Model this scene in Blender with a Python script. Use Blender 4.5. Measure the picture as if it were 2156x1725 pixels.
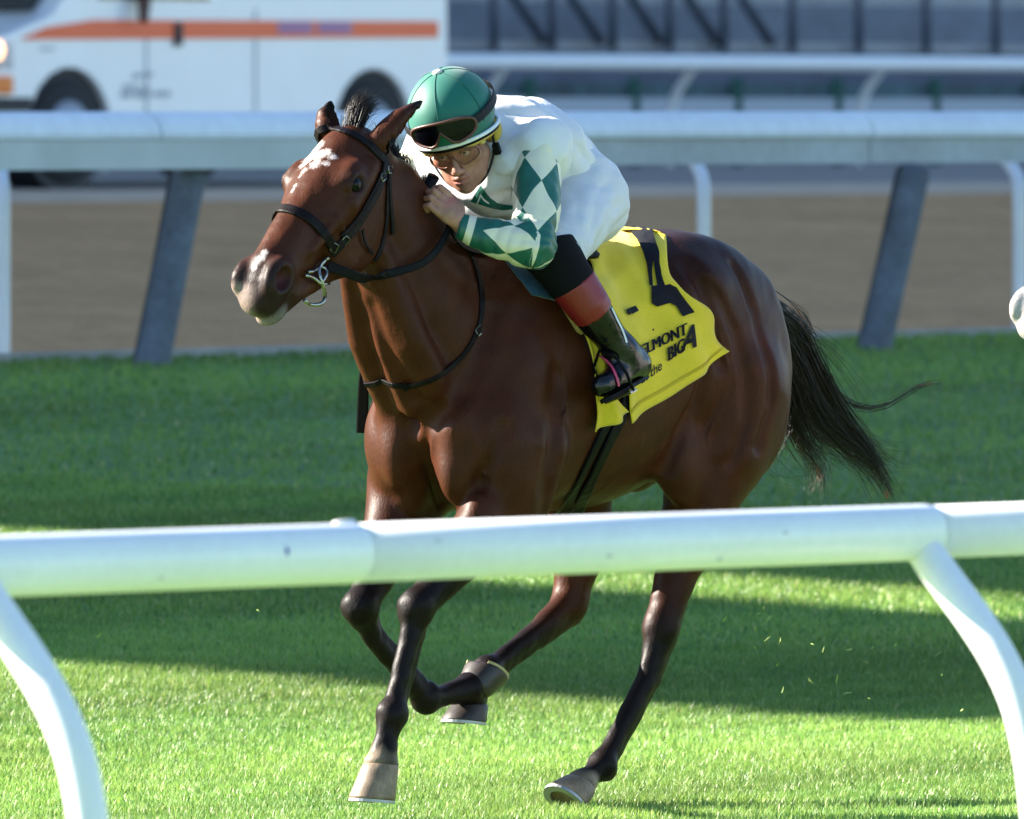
import bpy, bmesh, math, random
import numpy as np
from mathutils import Matrix, Vector
R = math.radians
for o in list(bpy.data.objects): bpy.data.objects.remove(o)
scene = bpy.context.scene
COL = scene.collection
rng = np.random.default_rng(7)
random.seed(7)

# ---------------------------------------------------------------- camera (400 mm lens, about 30 m from the horse)
PW, PH, FPX, CAMZ, HORIZ = 2156.0, 1725.0, 23400.0, 1.88, 230.0
PITCH = math.atan((PH/2-HORIZ)/FPX)
cd = bpy.data.cameras.new('camera'); cam = bpy.data.objects.new('camera', cd); COL.objects.link(cam)
cd.sensor_width = 36; cd.lens = 36*FPX/PW; cd.clip_start = 0.5; cd.clip_end = 3000
cam.location = (0, 0, CAMZ); cam.rotation_euler = (math.pi/2-PITCH, 0, 0)
cd.dof.use_dof = True; cd.dof.focus_distance = 29.45; cd.dof.aperture_fstop = 8.5
scene.camera = cam
# ---------------------------------------------------------------- sky, sun, exposure
SUN_AZ, SUN_EL = R(17), R(27)            # sun stands to the left and a little behind
SUN = Vector((-math.cos(SUN_AZ)*math.cos(SUN_EL), math.sin(SUN_AZ)*math.cos(SUN_EL), math.sin(SUN_EL)))
world = bpy.data.worlds.new('World'); scene.world = world; world.use_nodes = True
nt = world.node_tree; bg = nt.nodes['Background']
sky = nt.nodes.new('ShaderNodeTexSky'); sky.sky_type = 'NISHITA'; sky.sun_disc = False
sky.sun_elevation = SUN_EL; sky.sun_rotation = math.atan2(SUN.x, SUN.y)
sky.air_density = 1.0; sky.dust_density = 0.15; sky.ozone_density = 2.5
tint = nt.nodes.new('ShaderNodeVectorMath'); tint.operation = 'MULTIPLY'; tint.inputs[1].default_value = (.93, .99, 1.05)   # daylight white balance: open shade reads blue
nt.links.new(sky.outputs[0], tint.inputs[0]); nt.links.new(tint.outputs[0], bg.inputs[0]); bg.inputs[1].default_value = 0.064
sd = bpy.data.lights.new('sun', 'SUN'); sun = bpy.data.objects.new('sun', sd); COL.objects.link(sun)
sd.energy = 5.0; sd.angle = R(0.53); sd.color = (1.0, 0.93, 0.82)
sun.rotation_euler = (-SUN).to_track_quat('-Z', 'Y').to_euler(); sun.location = (-20, 10, 25)
vs = scene.view_settings; vs.view_transform = 'Standard'; vs.look = 'None'; vs.gamma = 1; vs.exposure = 2.28
scene.cycles.use_denoising = True
scene.cycles.max_bounces = 8

# ---------------------------------------------------------------- frames and helpers
HEAD = R(39)                                                     # the course runs 39 degrees off the view axis
F2 = np.array([-math.sin(HEAD), -math.cos(HEAD), 0.0]); L2 = np.array([math.cos(HEAD), -math.sin(HEAD), 0.0])
CAM = np.array([0, 0, CAMZ])
FWD = np.array([0, math.cos(PITCH), -math.sin(PITCH)]); UPV = np.array([0, math.sin(PITCH), math.cos(PITCH)]); RGT = np.array([1.0, 0, 0])
def ray(px, py): return RGT*((px-PW/2)/FPX) - UPV*((py-PH/2)/FPX) + FWD
def at(px, py, d): return CAM + ray(px, py)*d
def frame(px, d, z=0.0):
    w = at(px, PH/2, d); o = np.array([w[0], w[1], z]); return o
def mat_of(o, s=1.0):
    m = Matrix.Identity(4)
    for i in range(3):
        m[i][0] = F2[i]; m[i][1] = L2[i]; m[i][2] = (0, 0, 1)[i]; m[i][3] = o[i]
    return m
HO = frame(1245, 30.0)                                           # horse frame: a forward, l to its left, z up
HM = mat_of(HO)
def hp(px, py, l, o=HO):                                         # point of the horse frame seen at a pixel, l metres left of its middle plane
    r = ray(px, py); t = (l - np.dot(CAM-o, L2))/np.dot(r, L2); w = CAM + r*t - o
    return np.array([np.dot(w, F2), l, w[2]])
def hproj(p):
    w = HO + F2*p[0] + L2*p[1] + np.array([0, 0, p[2]]) - CAM
    d = np.dot(w, FWD); return (PW/2+FPX*np.dot(w, RGT)/d, PH/2-FPX*np.dot(w, UPV)/d)
CAML = np.array([np.dot(CAM-HO, F2), np.dot(CAM-HO, L2), CAMZ])
def lray(px, py):
    r = ray(px, py); v = np.array([np.dot(r, F2), np.dot(r, L2), r[2]]); return v/np.linalg.norm(v)
def qof(x, y): return -math.cos(HEAD)*x + math.sin(HEAD)*y       # distance across the course
QZ = [(-400, 0), (20.5, 0), (33.1, .71), (54, 1.32), (60, 1.36), (600, 1.5)]
def zground(q): return np.interp(q, [a for a, b in QZ], [b for a, b in QZ])
def ground_at(px, py):
    r = ray(px, py)
    for d in np.arange(20, 120, .02):
        p = CAM + r*d
        if p[2] <= zground(qof(p[0], p[1])): return p
    return p

def tag(o, label=None, cat=None, group=None, kind=None):
    if label: o['label'] = label
    if cat: o['category'] = cat
    if group: o['group'] = group
    if kind: o['kind'] = kind
    return o
def empty(name, loc=(0, 0, 0), M=None):
    o = bpy.data.objects.new(name, None); COL.objects.link(o); o.empty_display_size = .1
    if M is not None: o.matrix_world = M
    else: o.location = loc
    return o
def mesh_obj(name, verts, faces, material=None, parent=None, M=None, smooth=True):
    me = bpy.data.meshes.new(name); verts = np.asarray(verts, dtype=np.float32)
    if isinstance(faces, np.ndarray):
        nf, k = faces.shape
        me.vertices.add(len(verts)); me.vertices.foreach_set('co', verts.ravel())
        me.loops.add(nf*k); me.loops.foreach_set('vertex_index', faces.astype(np.int32).ravel())
        me.polygons.add(nf); me.polygons.foreach_set('loop_start', np.arange(0, nf*k, k, dtype=np.int32))
        me.polygons.foreach_set('loop_total', np.full(nf, k, dtype=np.int32))
        me.update(calc_edges=True); me.validate()
    else:
        me.from_pydata([tuple(map(float, v)) for v in verts], [], faces); me.update()
    if smooth: me.polygons.foreach_set('use_smooth', np.ones(len(me.polygons), dtype=bool))
    if material: me.materials.append(material)
    o = bpy.data.objects.new(name, me); COL.objects.link(o)
    if parent is not None: o.parent = parent
    if M is not None: o.matrix_world = M
    return o
def set_col(o, c):                                                # c: n x 3 linear colours
    at_ = o.data.attributes.new('col', 'FLOAT_COLOR', 'POINT')
    cc = np.ones((len(c), 4), dtype=np.float32); cc[:, :3] = c; at_.data.foreach_set('color', cc.ravel())
def set_vec(o, name, v):
    at_ = o.data.attributes.new(name, 'FLOAT_VECTOR', 'POINT'); at_.data.foreach_set('vector', np.asarray(v, dtype=np.float32).ravel())
class MB:                                                         # collects simple shapes into one mesh
    def __init__(s): s.v = []; s.f = []
    def add(s, v, f):
        n = len(s.v); s.v += [tuple(map(float, q)) for q in v]; s.f += [tuple(i+n for i in q) for q in f]; return s
    def box(s, c, size, Rm=None):
        c = np.array(c, float); h = np.array(size, float)/2; vs_ = []
        for x in (-1, 1):
            for y in (-1, 1):
                for z in (-1, 1):
                    d = h*np.array([x, y, z]); vs_.append(c+(Rm@d if Rm is not None else d))
        return s.add(vs_, [(0, 1, 3, 2), (4, 6, 7, 5), (0, 4, 5, 1), (2, 3, 7, 6), (0, 2, 6, 4), (1, 5, 7, 3)])
    def tube(s, pts, rad, n=10, cap=True, up=(0, 0, 1), flat=1.0):
        pts = [np.array(p, float) for p in pts]; m = len(pts)
        rad = [rad]*m if np.isscalar(rad) else list(rad); rings = []; ref = np.array(up, float)
        for i in range(m):
            t = pts[min(i+1, m-1)]-pts[max(i-1, 0)]; t = t/(np.linalg.norm(t)+1e-9)
            b = np.cross(t, ref)
            if np.linalg.norm(b) < 1e-3: b = np.cross(t, (0.3, 1, .2))
            b /= np.linalg.norm(b); c = np.cross(b, t)
            rings.append([pts[i]+rad[i]*(math.cos(6.28318*k/n)*b+flat*math.sin(6.28318*k/n)*c) for k in range(n)])
        base = []; fs = []
        for r_ in rings: base += r_
        for i in range(m-1):
            for k in range(n):
                k2 = (k+1) % n; fs.append((i*n+k, (i+1)*n+k, (i+1)*n+k2, i*n+k2))
        if cap: fs.append(tuple(range(n))); fs.append(tuple((m-1)*n+k for k in reversed(range(n))))
        return s.add(base, fs)
    def prism(s, poly, dvec):                                     # extrude a flat polygon
        n = len(poly); d = np.array(dvec, float); p = [np.array(q, float) for q in poly]
        fs = [tuple(range(n)), tuple(n+k for k in reversed(range(n)))]
        for k in range(n): fs.append((k, n+k, n+(k+1) % n, (k+1) % n))
        return s.add(p+[q+d for q in p], fs)
    def build(s, name, material=None, parent=None, M=None, smooth=False, bevel=0):
        me = bpy.data.meshes.new(name); me.from_pydata(s.v, [], s.f); me.update()
        bm = bmesh.new(); bm.from_mesh(me); bmesh.ops.recalc_face_normals(bm, faces=bm.faces[:])
        if bevel: bmesh.ops.bevel(bm, geom=bm.edges[:], offset=bevel, segments=2, affect='EDGES', profile=.7)
        if smooth:
            for f in bm.faces: f.smooth = True
        bm.to_mesh(me); bm.free()
        if material: me.materials.append(material)
        o = bpy.data.objects.new(name, me); COL.objects.link(o)
        if parent is not None: o.parent = parent
        if M is not None: o.matrix_world = M
        return o

# ---------------------------------------------------------------- materials
def mat(name, color=(.5, .5, .5), rough=.5, metal=0, noise=None, bump=None, spec=.5, sheen=0, coat=0, attr=False, trans=0, emit=None, alpha=None, streak=None):
    m = bpy.data.materials.new(name); m.use_nodes = True; n = m.node_tree; b = n.nodes['Principled BSDF']; lk = n.links
    b.inputs['Roughness'].default_value = rough; b.inputs['Metallic'].default_value = metal
    b.inputs['Specular IOR Level'].default_value = spec
    if sheen: b.inputs['Sheen Weight'].default_value = sheen; b.inputs['Sheen Roughness'].default_value = .4
    if coat: b.inputs['Coat Weight'].default_value = coat; b.inputs['Coat Roughness'].default_value = .08
    if trans: b.inputs['Transmission Weight'].default_value = trans
    if emit: b.inputs['Emission Color'].default_value = (*emit[0], 1); b.inputs['Emission Strength'].default_value = emit[1]
    b.inputs['Base Color'].default_value = (*color, 1)
    src = None
    if attr:
        a = n.nodes.new('ShaderNodeAttribute'); a.attribute_name = 'col'; src = a.outputs['Color']
    tc = n.nodes.new('ShaderNodeTexCoord')
    for nz in (noise or []):                                      # (scale, amount, stretch xyz)
        sc, am = nz[0], nz[1]; st = nz[2] if len(nz) > 2 else (1, 1, 1)
        mp = n.nodes.new('ShaderNodeMapping'); mp.inputs['Scale'].default_value = st
        lk.new(tc.outputs['Object'], mp.inputs[0])
        t = n.nodes.new('ShaderNodeTexNoise'); t.inputs['Scale'].default_value = sc; t.inputs['Detail'].default_value = 5
        lk.new(mp.outputs[0], t.inputs['Vector'])
        mr = n.nodes.new('ShaderNodeMapRange'); mr.inputs[1].default_value = .3; mr.inputs[2].default_value = .7
        mr.inputs[3].default_value = 1-am; mr.inputs[4].default_value = 1+am; lk.new(t.outputs[0], mr.inputs[0])
        mx = n.nodes.new('ShaderNodeVectorMath'); mx.operation = 'SCALE'
        if src is None: mx.inputs[0].default_value = color
        else: lk.new(src, mx.inputs[0])
        lk.new(mr.outputs[0], mx.inputs['Scale']); src = mx.outputs[0]
    if src is not None: lk.new(src, b.inputs['Base Color'])
    if bump:
        sc, strg, dist = bump[:3]; st = bump[3] if len(bump) > 3 else (1, 1, 1)
        mp = n.nodes.new('ShaderNodeMapping'); mp.inputs['Scale'].default_value = st; lk.new(tc.outputs['Object'], mp.inputs[0])
        t = n.nodes.new('ShaderNodeTexNoise'); t.inputs['Scale'].default_value = sc; t.inputs['Detail'].default_value = 4
        lk.new(mp.outputs[0], t.inputs['Vector'])
        bp = n.nodes.new('ShaderNodeBump'); bp.inputs['Strength'].default_value = strg; bp.inputs['Distance'].default_value = dist
        lk.new(t.outputs[0], bp.inputs['Height']); lk.new(bp.outputs[0], b.inputs['Normal'])
    return m
def srgb(r, g, b):
    f = lambda c: (c/255/12.92 if c/255 <= .04045 else ((c/255+.055)/1.055)**2.4)
    return (f(r), f(g), f(b))

# ---------------------------------------------------------------- smooth solid modelling on a grid (one continuous skin)
def vnoise(X, Y, Z, sc, seed=0, n=7):
    r = np.random.default_rng(seed); s = 0
    for i in range(n):
        k = r.normal(size=3); k = k/np.linalg.norm(k)*sc*r.uniform(.6, 1.7); s = s+np.sin(k[0]*X+k[1]*Y+k[2]*Z+r.uniform(0, 6.28))
    return s/n**.5
class Field:
    def __init__(s, lo, hi, h):
        s.lo = np.array(lo, float); s.h = h
        s.n = np.ceil((np.array(hi)-s.lo)/h).astype(int)+1
        s.ax = [(s.lo[i]+h*np.arange(s.n[i])).astype(np.float32) for i in range(3)]
        s.V = np.full(s.n, .2, dtype=np.float32)
    def sub(s, lo, hi):
        i0 = np.clip(np.floor((np.array(lo)-s.lo)/s.h).astype(int), 0, s.n-1); i1 = np.clip(np.ceil((np.array(hi)-s.lo)/s.h).astype(int)+1, 1, s.n)
        sl = tuple(slice(a, b) for a, b in zip(i0, i1))
        return sl, s.ax[0][sl[0]][:, None, None], s.ax[1][sl[1]][None, :, None], s.ax[2][sl[2]][None, None, :]
    def _apply(s, sl, d, k, op):
        V = s.V[sl]
        if op == 'add':
            if k > 0:
                hh = np.clip(.5+.5*(V-d)/k, 0, 1); s.V[sl] = V+(d-V)*hh-k*hh*(1-hh)
            else: s.V[sl] = np.minimum(V, d)
        else:
            d = -d
            if k > 0:
                hh = np.clip(.5-.5*(V-d)/k, 0, 1); s.V[sl] = V+(d-V)*hh+k*hh*(1-hh)
            else: s.V[sl] = np.maximum(V, d)
    def ell(s, c, r, Rm=None, k=.04, op='add'):                   # Rm: columns are the ellipsoid's axes
        c = np.array(c, float); r = np.array(r, float); Rm = np.eye(3) if Rm is None else np.array(Rm)
        ext = np.sqrt(((Rm*r[None, :])**2).sum(1)); m = k+.03
        sl, X, Y, Z = s.sub(c-ext-m, c+ext+m)
        if 0 in s.V[sl].shape: return
        X = X-c[0]; Y = Y-c[1]; Z = Z-c[2]
        u = [(Rm[0, i]*X+Rm[1, i]*Y+Rm[2, i]*Z)/r[i] for i in range(3)]
        k0 = np.sqrt(u[0]**2+u[1]**2+u[2]**2); k1 = np.sqrt((u[0]/r[0])**2+(u[1]/r[1])**2+(u[2]/r[2])**2)+1e-6
        s._apply(sl, (k0*(k0-1)/k1).astype(np.float32), k, op)
    def limb(s, pts, k=.03, op='add', sc=(1, 1, 1)):              # pts: (x,y,z,r) chain of tapered capsules; sc squashes the section along the axes
        pts = [np.array(p, float) for p in pts]; sc = np.array(sc, float)
        P = np.array(pts); m = k+.03
        sl, X, Y, Z = s.sub((P[:, :3]-P[:, 3:]).min(0)-m, (P[:, :3]+P[:, 3:]).max(0)+m)
        if 0 in s.V[sl].shape: return
        D = None
        for p, q in zip(pts[:-1], pts[1:]):
            b = (q[:3]-p[:3]); bb = (b**2).sum()+1e-12
            dx = X-p[0]; dy = Y-p[1]; dz = Z-p[2]
            t = np.clip((dx*b[0]+dy*b[1]+dz*b[2])/bb, 0, 1)
            d = np.sqrt(((dx-t*b[0])/sc[0])**2+((dy-t*b[1])/sc[1])**2+((dz-t*b[2])/sc[2])**2)*sc.min()**.5 - (p[3]+(q[3]-p[3])*t)*sc.min()**.5
            D = d if D is None else np.minimum(D, d)
        s._apply(sl, D.astype(np.float32), k, op)
    def plane(s, p, n, k=.004):                                   # keep the side the normal does not point to
        n = np.array(n, float); n /= np.linalg.norm(n)
        X, Y, Z = s.ax[0][:, None, None], s.ax[1][None, :, None], s.ax[2][None, None, :]
        d = (X-p[0])*n[0]+(Y-p[1])*n[1]+(Z-p[2])*n[2]
        s.V = np.maximum(s.V, d.astype(np.float32))
    def noise(s, amp, sc, seed=0, lo=None, hi=None):
        sl, X, Y, Z = s.sub(s.lo if lo is None else lo, s.ax_hi() if hi is None else hi)
        V = s.V[sl]; m = np.abs(V) < .05
        I = np.nonzero(m); x = X.ravel()[I[0]]; y = Y.ravel()[I[1]]; z = Z.ravel()[I[2]]
        V[I] += (amp*vnoise(x, y, z, sc, seed)).astype(np.float32)
    def fold(s, c, rad, dr, freq, amp, seed=0):                    # a patch of cloth folds running across the direction dr
        c = np.array(c, float); dr = np.array(dr, float)/np.linalg.norm(dr); sl, X, Y, Z = s.sub(c-rad*1.6, c+rad*1.6); V = s.V[sl]
        I = np.nonzero(np.abs(V) < .05); x = X.ravel()[I[0]]; y = Y.ravel()[I[1]]; z = Z.ravel()[I[2]]
        w = np.exp(-((x-c[0])**2+(y-c[1])**2+(z-c[2])**2)/(rad*.75)**2); ph = (x*dr[0]+y*dr[1]+z*dr[2])*freq+1.5*vnoise(x, y, z, freq*.22, seed)
        V[I] += (amp*w*(1-np.abs(np.sin(ph))*1.6)).astype(np.float32)
    def ax_hi(s): return s.lo+s.h*(s.n-1)
    def sample(s, P):
        P = np.atleast_2d(P); g = (P-s.lo)/s.h; g = np.clip(g, 0, s.n-1.001); i = g.astype(int); f = g-i; out = 0
        for dx in (0, 1):
            for dy in (0, 1):
                for dz in (0, 1):
                    w = (f[:, 0] if dx else 1-f[:, 0])*(f[:, 1] if dy else 1-f[:, 1])*(f[:, 2] if dz else 1-f[:, 2])
                    out = out+w*s.V[i[:, 0]+dx, i[:, 1]+dy, i[:, 2]+dz]
        return out
    def grad(s, p, e=.008):
        p = np.array(p, float); g = np.array([(s.sample(p+e*v)-s.sample(p-e*v))[0] for v in np.eye(3)]); return g/(np.linalg.norm(g)+1e-9)
    def hit(s, px, py, off=0.0, iso=0.0):                          # first point of the skin seen at a pixel (horse frame)
        v = lray(px, py); t = np.arange(27, 33, .004); P = CAML+t[:, None]*v
        inside = np.all((P > s.lo) & (P < s.ax_hi()), axis=1); val = np.where(inside, s.sample(P), 1.0)-iso
        j = np.nonzero(val < 0)[0]
        if len(j) == 0: j = np.argmin(val)
        else: j = j[0]
        p = P[j]
        for _ in range(4): p = p-v*(-(s.sample(p)[0]-iso))*(-.7)*-1 if False else p
        return p+s.grad(p)*off
    def push(s, p, off):                                          # move a point onto the offset skin
        p = np.array(p, float)
        for _ in range(8): p = p-s.grad(p)*(s.sample(p)[0]-off)*.8
        return p
    def mesh(s, relax=2):
        V = s.V; S = V < 0; nx, ny, nz = V.shape
        cnt = np.zeros((nx-1, ny-1, nz-1), np.uint8); offs = [(a, b, c) for a in (0, 1) for b in (0, 1) for c in (0, 1)]
        for a, b, c in offs: cnt += S[a:nx-1+a, b:ny-1+b, c:nz-1+c]
        I = np.nonzero((cnt > 0) & (cnt < 8)); m = len(I[0])
        cm = np.full(cnt.shape, -1, np.int32); cm[I] = np.arange(m)
        cv = {o: V[I[0]+o[0], I[1]+o[1], I[2]+o[2]] for o in offs}
        acc = np.zeros((m, 3)); w = np.zeros(m)
        for o in offs:
            for ax in range(3):
                if o[ax] == 0:
                    o2 = list(o); o2[ax] = 1; o2 = tuple(o2); va, vb = cv[o], cv[o2]; x = (va < 0) != (vb < 0)
                    t = np.where(x, va/(va-vb+1e-12), 0); p = np.zeros((m, 3)); p[:] = o; p[:, ax] = t
                    acc += np.where(x[:, None], p, 0); w += x
        P = s.lo+s.h*(np.stack(I, 1)+acc/w[:, None])
        quads = []
        for ax in range(3):
            b, c = (ax+1) % 3, (ax+2) % 3
            sl0 = [slice(1, -1)]*3; sl1 = [slice(1, -1)]*3; sl0[ax] = slice(0, -1); sl1[ax] = slice(1, None)
            A = S[tuple(sl0)]; B = S[tuple(sl1)]; E = np.nonzero(A != B); e = [E[0].copy(), E[1].copy(), E[2].copy()]
            e[b] += 1; e[c] += 1
            def cell(db, dc):
                q = [e[0].copy(), e[1].copy(), e[2].copy()]; q[b] -= db; q[c] -= dc; return cm[q[0], q[1], q[2]]
            Q = np.stack([cell(1, 1), cell(0, 1), cell(0, 0), cell(1, 0)], 1); fl = ~A[E]; Q[fl] = Q[fl][:, ::-1]; quads.append(Q)
        Q = np.concatenate(quads); Q = Q[(Q >= 0).all(1)]
        ea = np.concatenate([Q[:, i] for i in range(4)]); eb = np.concatenate([Q[:, (i+1) % 4] for i in range(4)])
        deg = np.bincount(ea, minlength=m)+np.bincount(eb, minlength=m)
        for lam in [.5, -.52]*relax:
            sm = np.stack([np.bincount(ea, P[eb, i], m)+np.bincount(eb, P[ea, i], m) for i in range(3)], 1)/np.maximum(deg, 1)[:, None]
            P = P+lam*(sm-P)
        return P, Q
# ================================================================ THE BAY HORSE (skin)
HP0 = hp(724, 260, 0.0); HP1 = hp(492, 582, 0.0)
def unit(v): v = np.array(v, float); return v/np.linalg.norm(v)
e1 = unit(HP1-HP0); yaw = R(4); e1 = np.array([e1[0]*math.cos(yaw), e1[0]*math.sin(yaw), e1[2]])
e2 = unit(np.array([-math.sin(yaw), math.cos(yaw), 0])); e3 = unit(np.cross(e1, e2))
if e3[2] < 0: e3 = -e3
HB = np.stack([e1, e2, e3], 1)
def hd(t, l, n): return HP0+HB@np.array([t, l, n])
def hd4(t, l, n, r): return (*hd(t, l, n), r)
def P4(px, py, l, r): return (*hp(px, py, l), r)

fld = Field((-.85, -.42, -.02), (1.55, .44, 2.0), .006)
f = fld
for sgn in (1, -1):
    f.ell((.44, .11*sgn, 1.14), (.24, .145, .33), k=.06)                       # shoulder
    f.ell((.30, .125*sgn, 1.22), (.16, .12, .24), k=.06)
    f.ell((.63, .115*sgn, .985), (.125, .115, .165), k=.05)                     # breast muscle
    f.ell((.55, .16*sgn, 1.02), (.15, .09, .17), k=.05)
    f.ell((-.29, .09*sgn, 1.33), (.31, .165, .215), k=.07)                      # croup
    f.ell((-.53, .115*sgn, 1.15), (.145, .115, .29), k=.06)                     # buttock
    f.ell((-.40, .17*sgn, 1.10), (.17, .10, .27), k=.06)
    f.ell((-.20, .20*sgn, 1.40), (.07, .05, .05), k=.08)                        # point of hip
f.ell((.15, 0, 1.135), (.53, .266, .335), k=.08)                                # ribs
f.ell((-.20, 0, 1.21), (.40, .250, .27), k=.08)                                 # flank
f.limb([(.50, 0, 1.40, .07), (.36, 0, 1.435, .075), (.15, 0, 1.42, .08), (-.1, 0, 1.42, .085), (-.35, 0, 1.455, .085), (-.55, 0, 1.38, .08), (-.66, 0, 1.28, .06)], k=.07)
# neck
f.limb([(.56, 0, 1.17, .228), (.72, 0, 1.36, .17), (.85, 0, 1.54, .125), (.955, 0, 1.70, .105)], k=.07, sc=(1, .74, 1))
f.limb([(.83, 0, 1.69, .055), (.74, 0, 1.615, .06), (.62, 0, 1.52, .07), (.45, 0, 1.42, .08)], k=.06)
f.limb([(.92, .02, 1.45, .055), (.84, .02, 1.25, .06), (.70, .02, 1.05, .07)], k=.05, sc=(1, .8, 1))   # windpipe
for sgn in (1, -1):
    f.limb([(.96, .055*sgn, 1.50, .03), (.86, .085*sgn, 1.27, .04), (.70, .085*sgn, 1.06, .05)], k=.035)  # strap muscle of the throat
# head
f.ell(hd(.08, 0, -.10), (.14, .09, .11), HB, k=.04)
f.ell(hd(.18, 0, -.078), (.14, .108, .076), HB, k=.03)
f.limb([hd4(.18, 0, -.080, .084), hd4(.33, 0, -.066, .064), hd4(.50, 0, -.060, .052)], k=.03)
for sgn in (1, -1):
    f.ell(hd(.20, .058*sgn, -.175), (.145, .038, .125), HB, k=.035)
    f.ell(hd(.160, .090*sgn, -.040), (.050, .026, .026), HB, k=.03)            # brow
    f.limb([hd4(.235, .094*sgn, -.09, .014), hd4(.40, .064*sgn, -.092, .010)], k=.02)   # facial crest
    f.limb([hd4(.08, .095*sgn, -.08, .020), hd4(.22, .098*sgn, -.085, .020)], k=.02)
    f.ell(hd(.535, .050*sgn, -.056), (.062, .028, .044), HB, k=.018)            # nostril wing
    f.limb([hd4(.30, .038*sgn, -.225, .034), hd4(.50, .024*sgn, -.155, .026)], k=.03)   # lower jaw
f.limb([hd4(.30, 0, -.11, .066), hd4(.50, 0, -.095, .054)], k=.03)
f.ell(hd(.54, 0, -.088), (.066, .058, .064), HB, k=.025)
f.ell(hd(.59, 0, -.096), (.036, .054, .038), HB, k=.02)                         # upper lip
f.ell(hd(.565, 0, -.152), (.046, .042, .026), HB, k=.012)                       # lower lip
f.ell(hd(.52, 0, -.168), (.036, .032, .02), HB, k=.02)                          # chin
for sgn in (1, -1):
    f.limb([hd4(.62, .030*sgn, -.130, .004), hd4(.575, .052*sgn, -.125, .0055), hd4(.49, .060*sgn, -.118, .0045)], k=.008, op='sub')   # mouth
    f.ell(hd(.540, .078*sgn, -.062), (.040, .031, .030), HB, k=.008, op='sub')  # nostril
    f.ell(hd(.180, .122*sgn, -.054), (.029, .026, .0205), HB, k=.010, op='sub') # eye socket
    f.limb([hd4(.148, .106*sgn, -.044, .005), hd4(.178, .113*sgn, -.026, .0045), hd4(.210, .108*sgn, -.042, .004)], k=.01)   # upper lid
    f.limb([hd4(.148, .107*sgn, -.060, .004), hd4(.180, .111*sgn, -.083, .0035), hd4(.210, .107*sgn, -.062, .003)], k=.01)     # lower lid
f.limb([hd4(.32, 0, -.25, .02), hd4(.46, 0, -.205, .016)], k=.03, op='sub')
# ears
def vw0(x, c, z): return np.array([-math.sin(HEAD)*x+math.cos(HEAD)*c, math.cos(HEAD)*x+math.sin(HEAD)*c, z])
def ear(base, mid, tip, out):
    base, mid, tip = map(np.array, (base, mid, tip)); q1 = base*.6+mid*.4
    f.limb([(*base, .030), (*q1, .034), (*mid, .029), (*(mid*.4+tip*.6), .016), (*tip, .005)], k=.012)
    o = unit(out)*.022
    f.limb([(*(base*.5+q1*.5+o), .016), (*(mid+o*.9), .020), (*(mid*.35+tip*.65+o*.6), .011)], k=.004, op='sub')
EB1 = hp(795, 300, .068); ET1 = hp(886, 214, .105); EB2 = hp(690, 278, -.066); ET2 = hp(697, 213, -.085)
ear(EB1, EB1*.5+ET1*.5+np.array([0, .004, .006]), ET1, (-.35, .9, -.75))
ear(EB2, EB2*.5+ET2*.5+np.array([0, -.006, 0]), ET2, vw0(.75, .75, .1))
# near fore leg
NF = dict(elbow=(.54, .17, .86), knee=hp(878, 1283, .13), cb=hp(858, 1362, .13), ft=hp(824, 1503, .13), cor=hp(803, 1606, .13), sole=hp(797, 1692, .13))
def fore(Ld, bent):
    s_ = np.sign(Ld['knee'][1]); kn, cb, ft, cor = Ld['knee'], Ld['cb'], Ld['ft'], Ld['cor']; el = np.array(Ld['elbow'])
    m1 = el*.62+kn*.38; m2 = el*.25+kn*.75
    f.limb([(*(el+np.array([-.02, .0, .12])), .13), (*el, .105), (*m1, .078), (*m2, .051), (*kn, .044)], k=.035)
    f.limb([(*(el+np.array([.06, .02*s_, .02])), .07), (*(m1+np.array([.03, .0, .01])), .055), (*m2, .04)], k=.03)      # extensor
    f.ell(kn, (.044, .044, .052), k=.018)
    f.ell(kn+unit(np.cross(kn-el, (0, 1, 0)))*.012, (.036, .046, .042), k=.018)
    back = unit(np.cross(ft-cb, (0, 1, 0)));  back = back if back[0] < 0 else -back
    if bent: back = unit(el-kn*0-np.array([0, 0, 0])-ft) if False else back
    f.limb([(*kn, .036), (*cb, .026), (*(cb*.4+ft*.6), .0245), (*ft, .030)], k=.022)
    f.limb([(*(kn+back*.035), .02), (*(cb+back*.028), .0175), (*(cb*.4+ft*.6+back*.027), .0165), (*(ft+back*.02), .022)], k=.011)   # tendon
    f.ell(ft, (.036, .038, .036), k=.02); f.ell(ft+back*.026, (.02, .024, .026), k=.018)
    pm = ft*.5+cor*.5
    f.limb([(*ft, .032), (*pm, .028), (*(pm*.35+cor*.65), .036), (*cor, .0455)], k=.02)
fore(NF, False)
FF = dict(elbow=(.56, -.16, .86), knee=hp(760, 1282, -.12), cb=hp(786, 1348, -.12), ft=hp(896, 1474, -.12), cor=hp(985, 1452, -.115), sole=hp(1040, 1438, -.11))
fore(FF, True)
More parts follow.
